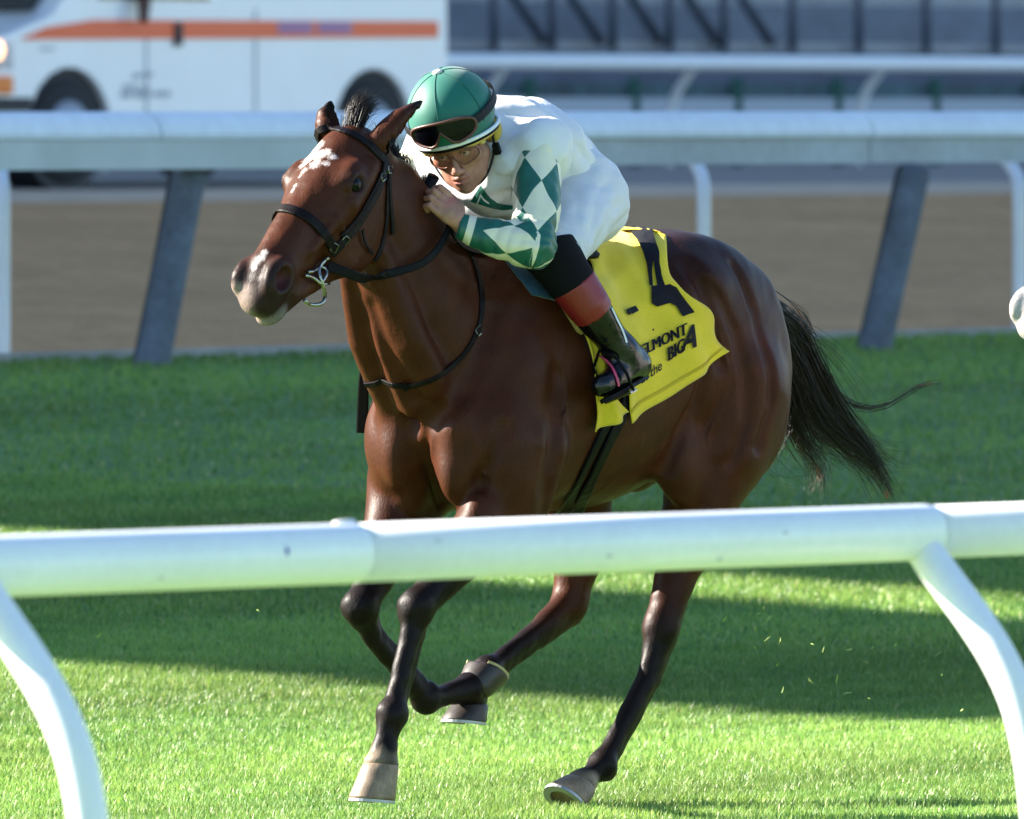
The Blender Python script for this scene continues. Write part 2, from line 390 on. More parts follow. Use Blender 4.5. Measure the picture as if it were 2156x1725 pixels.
# hind legs
def hind(hip, stif, g1, hock, cb, ft, cor, wide):
    hip, stif, g1, hock, cb, ft, cor = map(np.array, (hip, stif, g1, hock, cb, ft, cor))
    f.limb([(*hip, .17), (*stif, .135), (*g1, .088), (*(g1*.45+hock*.55), .058), (*hock, .045)], k=.05)
    back = unit(np.cross(ft-cb, (0, 1, 0))); back = back if back[0] < 0 else -back
    hb = hock+back*.045+unit(g1-hock)*.04
    f.limb([(*(g1*.55+hock*.45+back*.05), .02), (*hb, .024), (*(hock+back*.04), .026), (*(cb+back*.025), .02)], k=.018)   # hock point and tendon
    f.ell(hock, (.045, .042, .06), k=.02); f.limb([(*hock, .042), (*(hock*.55+cb*.45), .036), (*cb, .030), (*(cb*.35+ft*.65), .026), (*ft, .031)], k=.022)
    f.limb([(*(hock+back*.035), .022), (*(cb+back*.027), .0185), (*(cb*.35+ft*.65+back*.026), .0175), (*(ft+back*.018), .022)], k=.011)
    f.ell(ft, (.037, .039, .037), k=.02); f.ell(ft+back*.024, (.02, .024, .026), k=.018)
    f.limb([(*ft, .033), (*(ft*.5+cor*.5), .029), (*cor, .043)], k=.02)
NH = dict(hip=(-.40, .14, 1.12), stif=(-.335, .155, .95), g1=hp(1462, 1085, .15), hock=hp(1392, 1322, .14), cb=hp(1366, 1420, .14), ft=hp(1268, 1612, .135), cor=hp(1222, 1652, .135))
hind(**NH, wide=1)
f.limb([(*hp(1520, 960, .16), .10), (*hp(1478, 1060, .155), .085), (*hp(1446, 1150, .15), .062)], k=.04)
f.ell(hp(1432, 985, .19), (.075, .05, .10), k=.06)                              # stifle
FH = dict(hip=(-.32, -.13, 1.1), stif=(-.06, -.15, .95), g1=hp(1225, 1140, -.13), hock=hp(1200, 1266, -.13), cb=hp(1130, 1330, -.13), ft=hp(1026, 1412, -.13), cor=hp(992, 1480, -.13))
hind(**FH, wide=0)
f.limb([(-.62, 0, 1.33, .055), (-.70, 0, 1.34, .045), (-.76, 0, 1.32, .035)], k=.03)   # dock
# muscle bulges and creases, laid where they show on the skin
def bulge(px, py, r, k=.03, inn=.5):
    p = f.hit(px, py); n_ = f.grad(p, .02); f.ell(p-n_*(min(r)*inn), r, k=k)
def groove(pix, r=.012, depth=.006, k=.03):
    P = [f.hit(x, y) for x, y in pix]; P = [(*(p+f.grad(p, .02)*(r-depth)), r) for p in P]; f.limb(P, k=k, op='sub')
bulge(955, 1000, (.055, .05, .09)); bulge(960, 900, (.05, .05, .08)); bulge(835, 950, (.05, .05, .10)); bulge(870, 1050, (.035, .035, .05)); bulge(1010, 1090, (.05, .045, .07))
bulge(1080, 960, (.06, .05, .13), k=.05); bulge(1120, 800, (.06, .05, .12), k=.06, inn=.8)
f.limb([(.735, 0, 1.12, .016), (.775, 0, 1.0, .026), (.735, 0, .86, .024)], k=.035, op='sub')
groove([(886, 850), (893, 920), (905, 985), (930, 1060)], .012, .009, .022)
groove([(1172, 790), (1166, 900), (1158, 1000), (1150, 1075)], .020, .008, .04)
groove([(782, 650), (806, 720), (838, 785), (872, 840)], .014, .009, .03)
groove([(1030, 660), (1000, 760), (945, 850), (905, 880)], .018, .007, .045)
groove([(1010, 1010), (1040, 960), (1060, 900)], .012, .006, .03)
groove([(1545, 560), (1590, 660), (1622, 770), (1622, 860), (1596, 940)], .014, .008, .022)
groove([(1500, 600), (1548, 700), (1572, 800), (1570, 890), (1540, 970)], .014, .007, .026)
groove([(1488, 760), (1462, 850), (1430, 910), (1402, 985)], .014, .008, .03)
groove([(1450, 560), (1500, 660), (1520, 760)], .016, .006, .04)
def vein(pix, r=.0042):
    P = [f.hit(x, y) for x, y in pix]; f.limb([(*(p-f.grad(p, .02)*r*.35), r) for p in P], k=.007)
vein([(985, 870), (1000, 930), (1022, 990), (1012, 1050)]); vein([(1512, 700), (1534, 780), (1518, 860), (1486, 930)]); vein([(668, 470), (690, 455), (712, 462)], .0036); vein([(735, 520), (722, 470), (712, 440)], .0036)
vein([(1190, 700), (1180, 760), (1196, 830), (1186, 900)]); vein([(1350, 930), (1310, 990), (1270, 1030)]); vein([(842, 650), (862, 720), (892, 790)], .0055)
f.noise(.0016, 16, 1); f.noise(.0006, 60, 2); f.noise(.0009, 110, 6, (-.85, -.42, 0), (1.5, .44, .75)); f.noise(.0007, 130, 7, (.95, -.2, 1.3), (1.5, .2, 1.9))
HV, HQ = fld.mesh(2)
horse = mesh_obj('race_horse', HV, HQ, None, None, HM)
tag(horse, 'bay racehorse with a white star galloping on the grass, jockey on its back', 'horse')
# ---------------- coat colours: bay with black points, star, stripe and snip
def sm(x, a, b): t = np.clip((x-a)/(b-a), 0, 1); return t*t*(3-2*t)
def horse_colours(V):
    x, y, z = V[:, 0], V[:, 1], V[:, 2]; T = (V-HP0)@HB
    nz = vnoise(x, y, z, 9, 3); fine = vnoise(x, y, z, 90, 4)
    bay = np.array([.051, .0136, .0047]); dark = np.array([.014, .0045, .0027]); blk = np.array([.0070, .0048, .0044]); rust = np.array([.086, .0232, .0066])
    C = np.tile(bay, (len(V), 1))
    w = np.clip(.35*nz+.1, 0, 1)[:, None]*.5; C = C*(1-w)+rust*w
    w = (sm(z, 1.25, 1.5)*sm(-x, -.75, 0.1)*.75)[:, None]; C = C*(1-w)+dark*w           # darker topline
    zt_ = .62-.20*(1-sm(x, .2, .4)); w = ((1-sm(z+.03*nz, zt_, zt_+.22))*.96)[:, None]; C = C*(1-w)+blk*w                     # black points
    headm = (T[:, 0] > -.02) & (T[:, 0] < .7) & (np.abs(T[:, 1]) < .15) & (T[:, 2] > -.3) & (x > .9) & (z > 1.3)
    w = (headm*sm(T[:, 0]+.01*nz, .44, .56)*.8)[:, None]; C = C*(1-w)+np.array([.016, .011, .011])*w   # dark muzzle
    w = (headm*np.exp(-((T[:, 0]-.18)**2+(T[:, 2]+.05)**2)/.032**2)*sm(np.abs(T[:, 1]), .085, .105)*.85)[:, None]; C = C*(1-w)+np.array([.012, .009, .009])*w
    w = (headm*sm(-T[:, 2], .125, .15)*sm(T[:, 0], .53, .58)*.8)[:, None]; C = C*(1-w)+np.array([.20, .165, .14])*w  # greyish lower lip
    nos = np.minimum(((T-np.array([.540, .072, -.062]))**2/np.array([.038, .034, .029])**2).sum(1), ((T-np.array([.540, -.072, -.062]))**2/np.array([.038, .034, .029])**2).sum(1))
    w = (headm*(1-sm(nos, .5, 1.0)))[:, None]; C = C*(1-w)+np.array([.05, .010, .010])*w
    w = (headm*sm(T[:, 0]+.006*fine, .575, .60)*sm(.03-T[:, 1]+.008*nz, 0, .04)*.75)[:, None]; C = C*(1-w)+np.array([.27, .20, .17])*w
    white = np.zeros(len(V))
    def blob(px, py, r, amp=1.0):
        p = fld.hit(px, py); d = np.sqrt(((V-p)**2).sum(1)); return amp*np.clip(1.35-d/r, 0, 1)
    for a_ in [(668, 310, .024), (655, 326, .028), (645, 342, .024), (672, 326, .024), (688, 322, .016, .8), (700, 332, .015, .8), (664, 345, .022, .75), (686, 345, .014, .7), (640, 360, .014, .7),
               (622, 392, .008), (616, 402, .008), (632, 372, .007, .8), (556, 532, .012), (545, 548, .014), (536, 562, .012), (550, 543, .013)]:
        white = np.maximum(white, blob(*a_))
    global WHITE
    WHITE = np.clip(white, 0, 1)*headm
    for cor, amt in ((NF['cor'], .95), (NH['cor'], .9)):
        d = np.sqrt(((V-cor)**2).sum(1)); w = (np.clip(1.65-d/.034+.22*fine, 0, 1)*amt)[:, None]; C = C*(1-w)+np.array([.36, .27, .18])*w
    for tip in (ET1, ET2):
        d = np.sqrt(((V-tip)**2).sum(1)); w = np.clip(1.5-d/.045, 0, 1)[:, None]; C = C*(1-w)+blk*w
    return C*(1+.08*fine[:, None])
set_col(horse, horse_colours(HV))
cc = np.zeros(len(HV)*4, np.float32); horse.data.attributes['col'].data.foreach_get('color', cc); cc = cc.reshape(-1, 4); cc[:, 3] = WHITE; horse.data.attributes['col'].data.foreach_set('color', cc.ravel())
def coat_material(name):
    m = mat(name, rough=.47, spec=.12, attr=True, noise=[(260, .20, (1, 1, .5)), (11, .12)], bump=(150, .30, .004, (1, 1, .55)))
    n = m.node_tree; lk = n.links; b = n.nodes['Principled BSDF']; src = b.inputs['Base Color'].links[0].from_socket
    a = [x for x in n.nodes if x.type == 'ATTRIBUTE'][0]; tc = [x for x in n.nodes if x.type == 'TEX_COORD'][0]
    mp = n.nodes.new('ShaderNodeMapping'); mp.inputs['Scale'].default_value = (1, 1, .45); lk.new(tc.outputs['Object'], mp.inputs[0])
    t = n.nodes.new('ShaderNodeTexNoise'); t.inputs['Scale'].default_value = 170; t.inputs['Detail'].default_value = 6; lk.new(mp.outputs[0], t.inputs['Vector'])
    t2 = n.nodes.new('ShaderNodeTexNoise'); t2.inputs['Scale'].default_value = 38; t2.inputs['Detail'].default_value = 3; lk.new(tc.outputs['Object'], t2.inputs['Vector'])
    def mth(op, x, y):
        q = n.nodes.new('ShaderNodeMath'); q.operation = op
        for i, v in enumerate((x, y)):
            if isinstance(v, (int, float)): q.inputs[i].default_value = v
            else: lk.new(v, q.inputs[i])
        return q.outputs[0]
    s_ = mth('ADD', a.outputs['Alpha'], mth('ADD', mth('MULTIPLY', mth('SUBTRACT', t.outputs[0], .5), 1.2), mth('MULTIPLY', mth('SUBTRACT', t2.outputs[0], .5), .35)))
    mr = n.nodes.new('ShaderNodeMapRange'); mr.inputs[1].default_value = .22; mr.inputs[2].default_value = .80; lk.new(s_, mr.inputs[0])
    g = mth('MULTIPLY', mr.outputs[0], mth('GREATER_THAN', a.outputs['Alpha'], .04))
    mx = n.nodes.new('ShaderNodeMix'); mx.data_type = 'RGBA'; lk.new(g, mx.inputs[0]); lk.new(src, mx.inputs[6]); mx.inputs[7].default_value = (.46, .40, .37, 1); lk.new(mx.outputs[2], b.inputs['Base Color'])
    return m
M_COAT = coat_material('bay_coat'); horse.data.materials.append(M_COAT)
# ---------------- eyes
M_EYE = mat('horse_eye', (.003, .0022, .002), .16, spec=.16)
def sphere(name, c, r, material, parent, M=None, n=20):
    bm = bmesh.new(); bmesh.ops.create_uvsphere(bm, u_segments=n, v_segments=n//2+2, radius=1)
    rr = np.array([r]*3 if np.isscalar(r) else r)
    me = bpy.data.meshes.new(name)
    for v in bm.verts: v.co = Vector(np.array(c)+rr*np.array(v.co))
    for fc in bm.faces: fc.smooth = True
    bm.to_mesh(me); bm.free(); me.materials.append(material)
    o = bpy.data.objects.new(name, me); COL.objects.link(o); o.parent = parent
    if M is not None: o.matrix_world = M
    return o
for sgn in (1, -1): sphere('eye', hd(.180, .0955*sgn, -.054), .0275, M_EYE, horse)
# ---------------- hooves and shoes
M_HOOF = mat('pale_hoof', (.21, .142, .085), .5, noise=[(22, .35), (120, .2, (1, 1, .3))], bump=(200, .2, .003, (1, 1, .1)))
M_HOOFD = mat('dark_hoof', (.030, .022, .018), .45, noise=[(60, .3)], bump=(200, .2, .003))
M_SHOE = mat('aluminium_shoe', (.38, .38, .39), .5, metal=.8)
def hoof(cor, d, toe, material, h=.085, sole_m=None, label=None, shoe=None):
    d = unit(d); toe = unit(np.array(toe)-d*np.dot(toe, d)); lat = np.cross(d, toe); n = 28; rings = []; V = []
    for j, (fj, rl, rf, rb) in enumerate([(-.04, .036, .036, .034), (.05, .0470, .0470, .0440), (.18, .0500, .0515, .046), (.55, .055, .060, .050), (.93, .0605, .070, .053), (1.0, .060, .0695, .0525), (1.0, .052, .060, .046), (.90, .040, .045, .03)]):
        c = np.array(cor)+d*(h*fj)+toe*(.020*max(fj, 0))
        for k in range(n):
            t = 6.28318*k/n; cx = math.cos(t); V.append(c+lat*(rl*math.sin(t))+toe*((rf if cx > 0 else rb)*cx))
    m = 8; F_ = []
    for j in range(m-1):
        for k in range(n): F_.append((j*n+k, j*n+(k+1) % n, (j+1)*n+(k+1) % n, (j+1)*n+k))
    F_.append(tuple(range(n))); F_.append(tuple((m-1)*n+k for k in range(n)))
    o = mesh_obj('hoof', V, F_, material, horse)
    bm = bmesh.new(); bm.from_mesh(o.data); bmesh.ops.recalc_face_normals(bm, faces=bm.faces[:]); bm.to_mesh(o.data); bm.free()
    mb = MB(); c0 = np.array(cor)+d*(h*1.0)+toe*.020; pr = []
    for k in range(25):
        t = -2.5+5.0*k/24; cx = math.cos(t); pr.append((c0+lat*(.055*math.sin(t))+toe*((.064 if cx > 0 else .050)*cx), ))
    inn = []; out = []
    for k in range(25):
        t = -2.5+5.0*k/24; cx = math.cos(t)
        out.append(c0+lat*(.0605*math.sin(t))+toe*((.0705 if cx > 0 else .0535)*cx)); inn.append(c0+lat*(.042*math.sin(t))+toe*((.048 if cx > 0 else .040)*cx))
    vv = []
    for k in range(25): vv += [out[k]+d*.0005, inn[k]+d*.0005, inn[k]+d*.008, out[k]+d*.008]
    ff = []
    for k in range(24):
        for q in range(4): ff.append((4*k+q, 4*k+(q+1) % 4, 4*k+4+(q+1) % 4, 4*k+4+q))
    ff += [(0, 1, 2, 3), (99, 98, 97, 96)]
    mb.add(vv, ff).build('horseshoe', shoe or M_SHOE, o)
    if label: o['label'] = label
    return o
hoof(NF['cor'], NF['sole']-NF['cor'], (1, -.08, -.12), M_HOOF, h=.098, label='pale hoof of the near foreleg reaching for the ground')
hoof(FF['cor']+np.array([-.02, 0, -.005]), (-.45, 0, .72), (-.85, 0, -.42), M_HOOFD, h=.075, shoe=mat('chalky_sole_rim', (.42, .36, .16), .7, noise=[(90, .3)]), label='dark hoof of the folded far foreleg')
hoof(NH['cor'], (.55, 0, -.62), (.75, 0, .25), M_HOOF, h=.07, label='pale hoof of the near hind leg in the grass')
hoof(FH['cor'], (.12, 0, -1), (1, 0, .1), M_HOOFD, h=.05)
# ---------------- hair: mane, forelock, tail
M_HAIR = mat('black_hair', (.0125, .0082, .0066), .45, spec=.25, noise=[(30, .5)])
M_HAIRT = mat('sun_bleached_hair', (.16, .085, .05), .45)
def cr(pts, n):                                                   # smooth curve through points
    P = np.array(pts, float); m = len(P)
    if m < 3: return np.array([P[0]+(P[-1]-P[0])*t for t in np.linspace(0, 1, n)])
    Q = np.vstack([2*P[0]-P[1], P, 2*P[-1]-P[-2]]); out = []
    for t in np.linspace(0, m-1-1e-6, n):
        i = int(t); u = t-i; a, b, c, d = Q[i:i+4]
        out.append(.5*((2*b)+(-a+c)*u+(2*a-5*b+4*c-d)*u*u+(-a+3*b-3*c+d)*u**3))
    return np.array(out)
def strands(clumps, seed=0, seg=14):                             # clumps: (points, radius root, radius tip, count, width, wave, min length)
    r = np.random.default_rng(seed); V = []; F_ = []
    for pts, r0, r1, cnt, wd, wave, lmin in clumps:
        C = cr(pts, seg)
        for i in range(cnt):
            off = r.normal(size=3)*.5; off2 = off*.7+r.normal(size=3)*.45; ln = r.uniform(lmin, 1.0); ph = r.uniform(0, 6.28, 3); w0 = wd*r.uniform(.6, 1.4); fr = r.uniform(3, 7)
            tt = np.linspace(0, ln, seg); idx = tt*(seg-1); i0 = np.clip(idx.astype(int), 0, seg-2); fr_ = (idx-i0)[:, None]
            Pt = C[i0]*(1-fr_)+C[i0+1]*fr_; k = tt[:, None]
            Pt = Pt+off*r0*(1-k)+off2*r1*k+wave*k*np.sin(fr*k+ph)
            side = unit(r.normal(size=3)); n0 = len(V)
            for j in range(seg):
                ww = w0*(1-.85*(j/(seg-1))**1.5); tg = Pt[min(j+1, seg-1)]-Pt[max(j-1, 0)]; b = np.cross(tg, side); b = b/(np.linalg.norm(b)+1e-9)
                c2 = np.cross(tg, b); c2 = c2/(np.linalg.norm(c2)+1e-9)
                V += [Pt[j]+b*ww, Pt[j]-b*ww*.5+c2*ww*.8, Pt[j]-b*ww*.5-c2*ww*.8]
            for j in range(seg-1):
                q = n0+3*j
                for s_ in range(3): F_.append((q+s_, q+(s_+1) % 3, q+3+(s_+1) % 3, q+3+s_))
    return np.array(V), np.array(F_)
T0 = np.array([-.70, 0, 1.34])
def tq(px, py, l=-.02): return hp(px, py, l)
tail_cl = [([T0, tq(1664, 700), tq(1716, 795), tq(1768, 875), tq(1838, 968), tq(1884, 1056)], .048, .020, 420, .0014, .010, .6),
           ([T0, tq(1652, 740), tq(1694, 830), tq(1748, 905), tq(1822, 972), tq(1876, 1050)], .050, .034, 420, .0014, .014, .5),
           ([T0, tq(1642, 780), tq(1664, 870), tq(1692, 930), tq(1724, 985), tq(1722, 1040)], .045, .026, 220, .0013, .014, .5),
           ([T0, tq(1650, 800), tq(1672, 880), tq(1724, 935), tq(1790, 962)], .05, .055, 200, .0013, .016, .5),
           ([T0, tq(1660, 760), tq(1712, 860), tq(1790, 925), tq(1860, 975), tq(1915, 985)], .045, .05, 90, .0011, .018, .6),
           ([T0, tq(1668, 700), tq(1730, 800), tq(1790, 850), tq(1860, 856), tq(1940, 810), tq(1985, 806)], .02, .004, 22, .0012, .004, .85),
           ([T0, tq(1665, 720), tq(1740, 850), tq(1830, 930), tq(1925, 950)], .03, .024, 30, .0011, .012, .6),
           ([T0, tq(1655, 690), tq(1720, 720), tq(1790, 790), tq(1850, 880)], .03, .03, 20, .0009, .014, .6),
           ([T0, tq(1650, 800), tq(1640, 900), tq(1606, 955), tq(1640, 1000), tq(1715, 998)], .03, .034, 34, .0010, .018, .5),
           ([T0, tq(1650, 800), tq(1655, 900), tq(1630, 970), tq(1690, 1015)], .03, .034, 34, .0010, .018, .5),
           ([T0, tq(1655, 690), tq(1700, 700), tq(1690, 660), tq(1664, 634)], .018, .012, 26, .0011, .004, .6)]
tv, tf = strands(tail_cl, 1); mesh_obj('tail', tv, tf, M_HAIR, horse)
TIPS = [([tq(1700, 712), tq(1692, 680), tq(1676, 652), tq(1664, 632)], .016, .010, 16, .0012, .004, .6), ([tq(1722, 985), tq(1728, 1012), tq(1712, 1038)], .014, .016, 12, .0008, .006, .4), ([tq(1866, 1035), tq(1870, 1058)], .008, .006, 14, .0012, .002, .5), ([tq(1930, 812), tq(1985, 806)], .003, .003, 5, .0012, .001, .5)]
for ti, tp in enumerate(TIPS): tv, tf = strands([tp], 5+ti, 8); mesh_obj('tail_tip', tv, tf, M_HAIRT, horse)

PL = hp(742, 268, 0.0)
fc = []
for (ax, ay, mx_, my_, al) in [(770, 196, 750, 222, .01), (786, 196, 758, 218, .02), (798, 206, 766, 222, .03), (803, 222, 772, 232, .04), (776, 192, 752, 216, .0), (792, 214, 764, 230, .02), (760, 206, 746, 228, .0)]:
    fc.append(([PL+np.array([0, 0, -.012]), hp(mx_, my_, al-.02), hp(ax, ay, al-.03)], .022, .018, 120, .0008, .005, .6))
tv, tf = strands(fc, 2, 10); mesh_obj('forelock', tv, tf, M_HAIR, horse)
mc = []
for t in np.linspace(0, 1, 26):
    cp = cr([(.90, 0, 1.80), (.80, 0, 1.735), (.70, 0, 1.665), (.58, 0, 1.575), (.44, 0, 1.50)], 60)[int(t*59)]
    fl = rng.normal(size=2)
    mc.append(([cp+np.array([0, 0, -.03]), cp+np.array([-.03, -.03, .02+.012*fl[0]]), cp+np.array([-.075+.02*fl[1], -.085, -.02]), cp+np.array([-.09, -.12, -.09])], .018, .022, 46, .0012, .007, .45))
tv, tf = strands(mc, 3, 9); mesh_obj('mane', tv, tf, M_HAIR, horse)
wc = []
for (px, py, l) in [(575, 664, .03), (590, 662, .03), (603, 655, .04)]:
    p = fld.hit(px, py); g_ = fld.grad(p); wc.append(([p, p+g_*.012+np.array([0, 0, -.006]), p+g_*.02+np.array([0, 0, -.022])], .012, .02, 6, .0003, .002, .5))
tv, tf = strands(wc, 4, 6); mesh_obj('whiskers', tv, tf, mat('whisker', (.35, .3, .26), .5), horse)
# ================================================================ TACK
from mathutils.bvhtree import BVHTree
M_LEATHER = mat('dark_brown_leather', (.007, .0045, .0045), .45, spec=.1, noise=[(90, .35)], bump=(300, .25, .002))
M_BLACKL = mat('black_leather', (.0035, .0035, .0045), .45, spec=.1, noise=[(70, .3)], bump=(260, .25, .002))
M_STEEL = mat('bit_steel', (.36, .35, .31), .28, metal=1.0)
def band(pts, nrm, width, thick):                                 # ribbon of rectangular section
    P = np.array(pts); n = len(P); mb = MB(); V = []
    for i in range(n):
        t = unit(P[min(i+1, n-1)]-P[max(i-1, 0)]); nn = unit(nrm[i]-t*np.dot(nrm[i], t)); b = np.cross(t, nn)
        w = width if np.isscalar(width) else np.interp(i/(n-1), np.linspace(0, 1, len(width)), width)
        for (u, v) in [(-.5, 0), (-.5, .7), (-.38, 1), (.38, 1), (.5, .7), (.5, 0)]: V.append(P[i]+b*(w*u)+nn*(thick*v))
    F_ = []
    for i in range(n-1):
        for k in range(6): F_.append((6*i+k, 6*i+(k+1) % 6, 6*i+6+(k+1) % 6, 6*i+6+k))
    F_ += [tuple(range(6)), tuple(6*(n-1)+k for k in reversed(range(6)))]
    mb.add(V, F_); return mb
def on_skin(pix, n=24, off=.002, smooth=3):
    C = cr([(a, b, 0) for a, b in pix], n); P = np.array([fld.hit(c[0], c[1], off) for c in C])
    for _ in range(smooth): P[1:-1] = .25*P[:-2]+.5*P[1:-1]+.25*P[2:]
    N = np.array([fld.grad(p, .012) for p in P]); return P, N
def strap(name, pix, width, parent, material=None, off=.003, thick=.004, n=24, smooth=3, M=None, bevel=True, pre=()):
    P, N = on_skin(pix, n, off, smooth)
    if len(pre):
        P = np.vstack([[fld.push(q, off) for q in cr(list(pre)+[P[0]], 8)[:-1]], P]); N = np.array([fld.grad(p, .012) for p in P])
    o = band(P, N, width, thick).build(name, material or M_LEATHER, parent, M, smooth=False); return o
def buckle(parent, px, py, w=.022, h=.018, ang=0, f_=None, off=.010, name='buckle'):
    p = (f_ or fld).hit(px, py, off); n_ = (f_ or fld).grad(p); u = unit(np.cross((0, 0, 1), n_)); v = np.cross(n_, u)
    ca, sa = math.cos(R(ang)), math.sin(R(ang)); U = u*ca+v*sa; Vv = -u*sa+v*ca
    q = [p+U*(a*w/2)+Vv*(b*h/2) for a, b in ((-1, -1), (-1, 1), (1, 1), (1, -1), (-1, -1), (-1, 1))]
    return MB().tube(q[:5], .0022, 6).build(name, M_STEEL, parent, smooth=True)
bridle = empty('bridle', M=HM); tag(bridle, 'dark leather bridle with ring bit and reins on the bay horse', 'bridle')
strap('brow_band', [(672, 277), (690, 272), (734, 281), (777, 307), (806, 336)], .023, bridle, thick=.006, pre=[hd(.06, -.10, -.12), hd(.045, -.09, -.05)])
strap('head_strap', [(826, 292), (815, 305), (812, 330), (808, 352)], .020, bridle)
strap('cheek_strap', [(810, 338), (803, 377), (788, 411), (758, 464), (722, 507), (696, 535)], .025, bridle, thick=.006)
strap('cheek_strap', [(800, 365), (780, 405), (748, 462), (716, 496)], .012, bridle, off=.005)
strap('throat_strap', [(817, 345), (814, 395), (813, 440), (810, 480), (800, 527), (786, 549)], .014, bridle)
strap('strap_end', [(815, 357), (817, 411), (822, 464), (823, 494)], .013, bridle, off=.006)
strap('nose_band', [(590, 441), (612, 443), (645, 458), (676, 486), (700, 520)], .027, bridle, thick=.007, pre=[hd(.36, -.07, -.15), hd(.335, -.07, -.06)])
strap('strap_end', [(757, 484), (762, 505), (770, 522), (779, 533)], .008, bridle, off=.008)
for b in [(801, 373, 20), (700, 520, 60), (815, 358, 0), (722, 506, 50)]: buckle(bridle, b[0], b[1], ang=b[2])
# bit: big ring and cross bar
bp = [(692, 536), (676, 540), (666, 553), (664, 575), (670, 598), (678, 615), (672, 628), (655, 632), (632, 628)]
P, N = on_skin(bp, 26, .016, 2); bit = MB().tube(P, .0055, 8).build('bit_ring', M_STEEL, bridle, smooth=True)
P, N = on_skin([(634, 577), (655, 590), (668, 598), (684, 594)], 8, .014, 1); MB().tube(P, .004, 8).build('bit_bar', M_STEEL, bit, smooth=True)
P, N = on_skin([(640, 570), (664, 566), (684, 575), (668, 598)], 10, .014, 1); MB().tube(P, .004, 8).build('bit_bar', M_STEEL, bit, smooth=True)
# reins
b0 = fld.hit(686, 566, .015)
rp = [b0]+[fld.hit(x, y, .034) for x, y in [(720, 567), (747, 571), (800, 574), (850, 564), (892, 538), (915, 505), (922, 470), (914, 440)]]
C = cr(rp, 40); N = np.array([fld.grad(p, .02) for p in C])
band(C, N, [.026, .026, .020, .020, .018], .005).build('rein', M_BLACKL, bridle); buckle(bridle, 747, 571, .012, .026, 10, off=.032)
C = cr([fld.hit(932, 470, .02), fld.hit(945, 500, .02), fld.hit(968, 520, .018), fld.hit(1000, 530, .016), fld.hit(1030, 536, .016)], 20); N = np.array([fld.grad(p, .02) for p in C])
band(C, N, .024, .005).build('rein', M_BLACKL, bridle)
# far rein, on the other side of the neck
C = cr([hd(.47, -.075, -.12), (1.10, -.13, 1.50), (.95, -.16, 1.52), (.80, -.10, 1.62), (.745, -.045, 1.69)], 24)
band(C, np.tile(np.array([0, -1.0, 0]), (24, 1)), .018, .004).build('rein', M_BLACKL, bridle)
# neck strap (yoke)
yoke = empty('neck_strap', M=HM); tag(yoke, 'thin dark leather neck strap with buckle round the base of the horse neck', 'strap')
strap('strap', [(976, 516), (996, 548), (1010, 600), (1013, 650), (1004, 694), (978, 742), (932, 786), (882, 808), (838, 812), (806, 800)][::-1], .0155, yoke, n=60, smooth=4, thick=.005, pre=[(.62, -.20, 1.36), (.78, -.13, 1.18)])
buckle(yoke, 1003, 697, .022, .02, 35, off=.011)
P, N = on_skin([(862, 806), (846, 816)], 5, .009, 0); band(P, N, .022, .003).build('keeper', M_BLACKL, yoke)
# girth
girth = empty('girth', M=HM); tag(girth, 'black girth band running round the horse belly below the saddle cloth', 'girth')
strap('band', [(1322, 800), (1308, 868), (1278, 930), (1240, 1010), (1208, 1085), (1190, 1130)], .040, girth, M_BLACKL, n=30, thick=.010, off=.004)
strap('band', [(1290, 800), (1284, 868), (1256, 930), (1216, 1010), (1180, 1085), (1158, 1130)], .032, girth, M_BLACKL, n=30, thick=.008, off=.003)
# riding whip (held across the far side of the neck)
WH0 = hp(913, 372, .035); WH1 = hp(768, 735, -.215); WH2 = hp(762, 912, -.225)
whip = empty('riding_whip', M=HM); tag(whip, 'black riding whip whose leather flap hangs beside the horse neck', 'whip')
MB().tube([WH0, WH0*.75+WH1*.25+np.array([0, -.02, 0]), WH0*.4+WH1*.6+np.array([0, -.10, 0]), WH1], [.017, .009, .006, .005], 10).build('shaft', M_BLACKL, whip, smooth=True)
cv = cr([WH1, WH1*.7+WH2*.3, WH2], 10); band(cv, np.tile(np.array([.777, .629, 0]), (10, 1)), [.010, .014, .026, .030, .030], .006).build('flap', M_LEATHER, whip)
MB().tube([WH1*.8+WH2*.2, WH1*.74+WH2*.26], .009, 8).build('knot', M_LEATHER, whip, smooth=True)

# ---------------- saddle, pad and cloths
M_YEL = mat('yellow_cloth', (.70, .53, .022), .85, noise=[(7, .10), (300, .08)], bump=(900, .15, .001), sheen=.2)
M_PRINT = mat('black_print', (.005, .005, .009), .7, spec=.2)
def offs(u, v): return .011+.009*math.sin(9*u+2*v)*v+.014*v*v*(u**2)+.004*math.sin(17*u-5*v)+.003*math.sin(25*v+6*u)
def lerp(a, b, t): return np.array(a)*(1-t)+np.array(b)*t
top = cr([(1236, 545, 0), (1262, 516, 0), (1300, 482, 0), (1340, 472, 0), (1402, 484, 0)], 50)
bot = cr([(1318, 888, 0), (1360, 862, 0), (1420, 822, 0), (1470, 783, 0), (1506, 748, 0)], 50)
lef = cr([(1236, 545, 0), (1262, 640, 0), (1300, 760, 0), (1318, 888, 0)], 50)
rig = cr([(1402, 484, 0), (1406, 570, 0), (1430, 610, 0), (1492, 662, 0), (1494, 710, 0), (1506, 748, 0)], 50)
def cloth_px(u, v):
    g = lambda c, t: np.array([np.interp(t*49, range(50), c[:, 0]), np.interp(t*49, range(50), c[:, 1])])
    return g(top, u)*(1-v)+g(bot, u)*v+g(lef, v)*(1-u)+g(rig, v)*u-((1-u)*(1-v)*top[0, :2]+u*(1-v)*top[-1, :2]+(1-u)*v*bot[0, :2]+u*v*bot[-1, :2])
NU, NV = 44, 48
GR = np.zeros((NV+1, NU+1, 3))
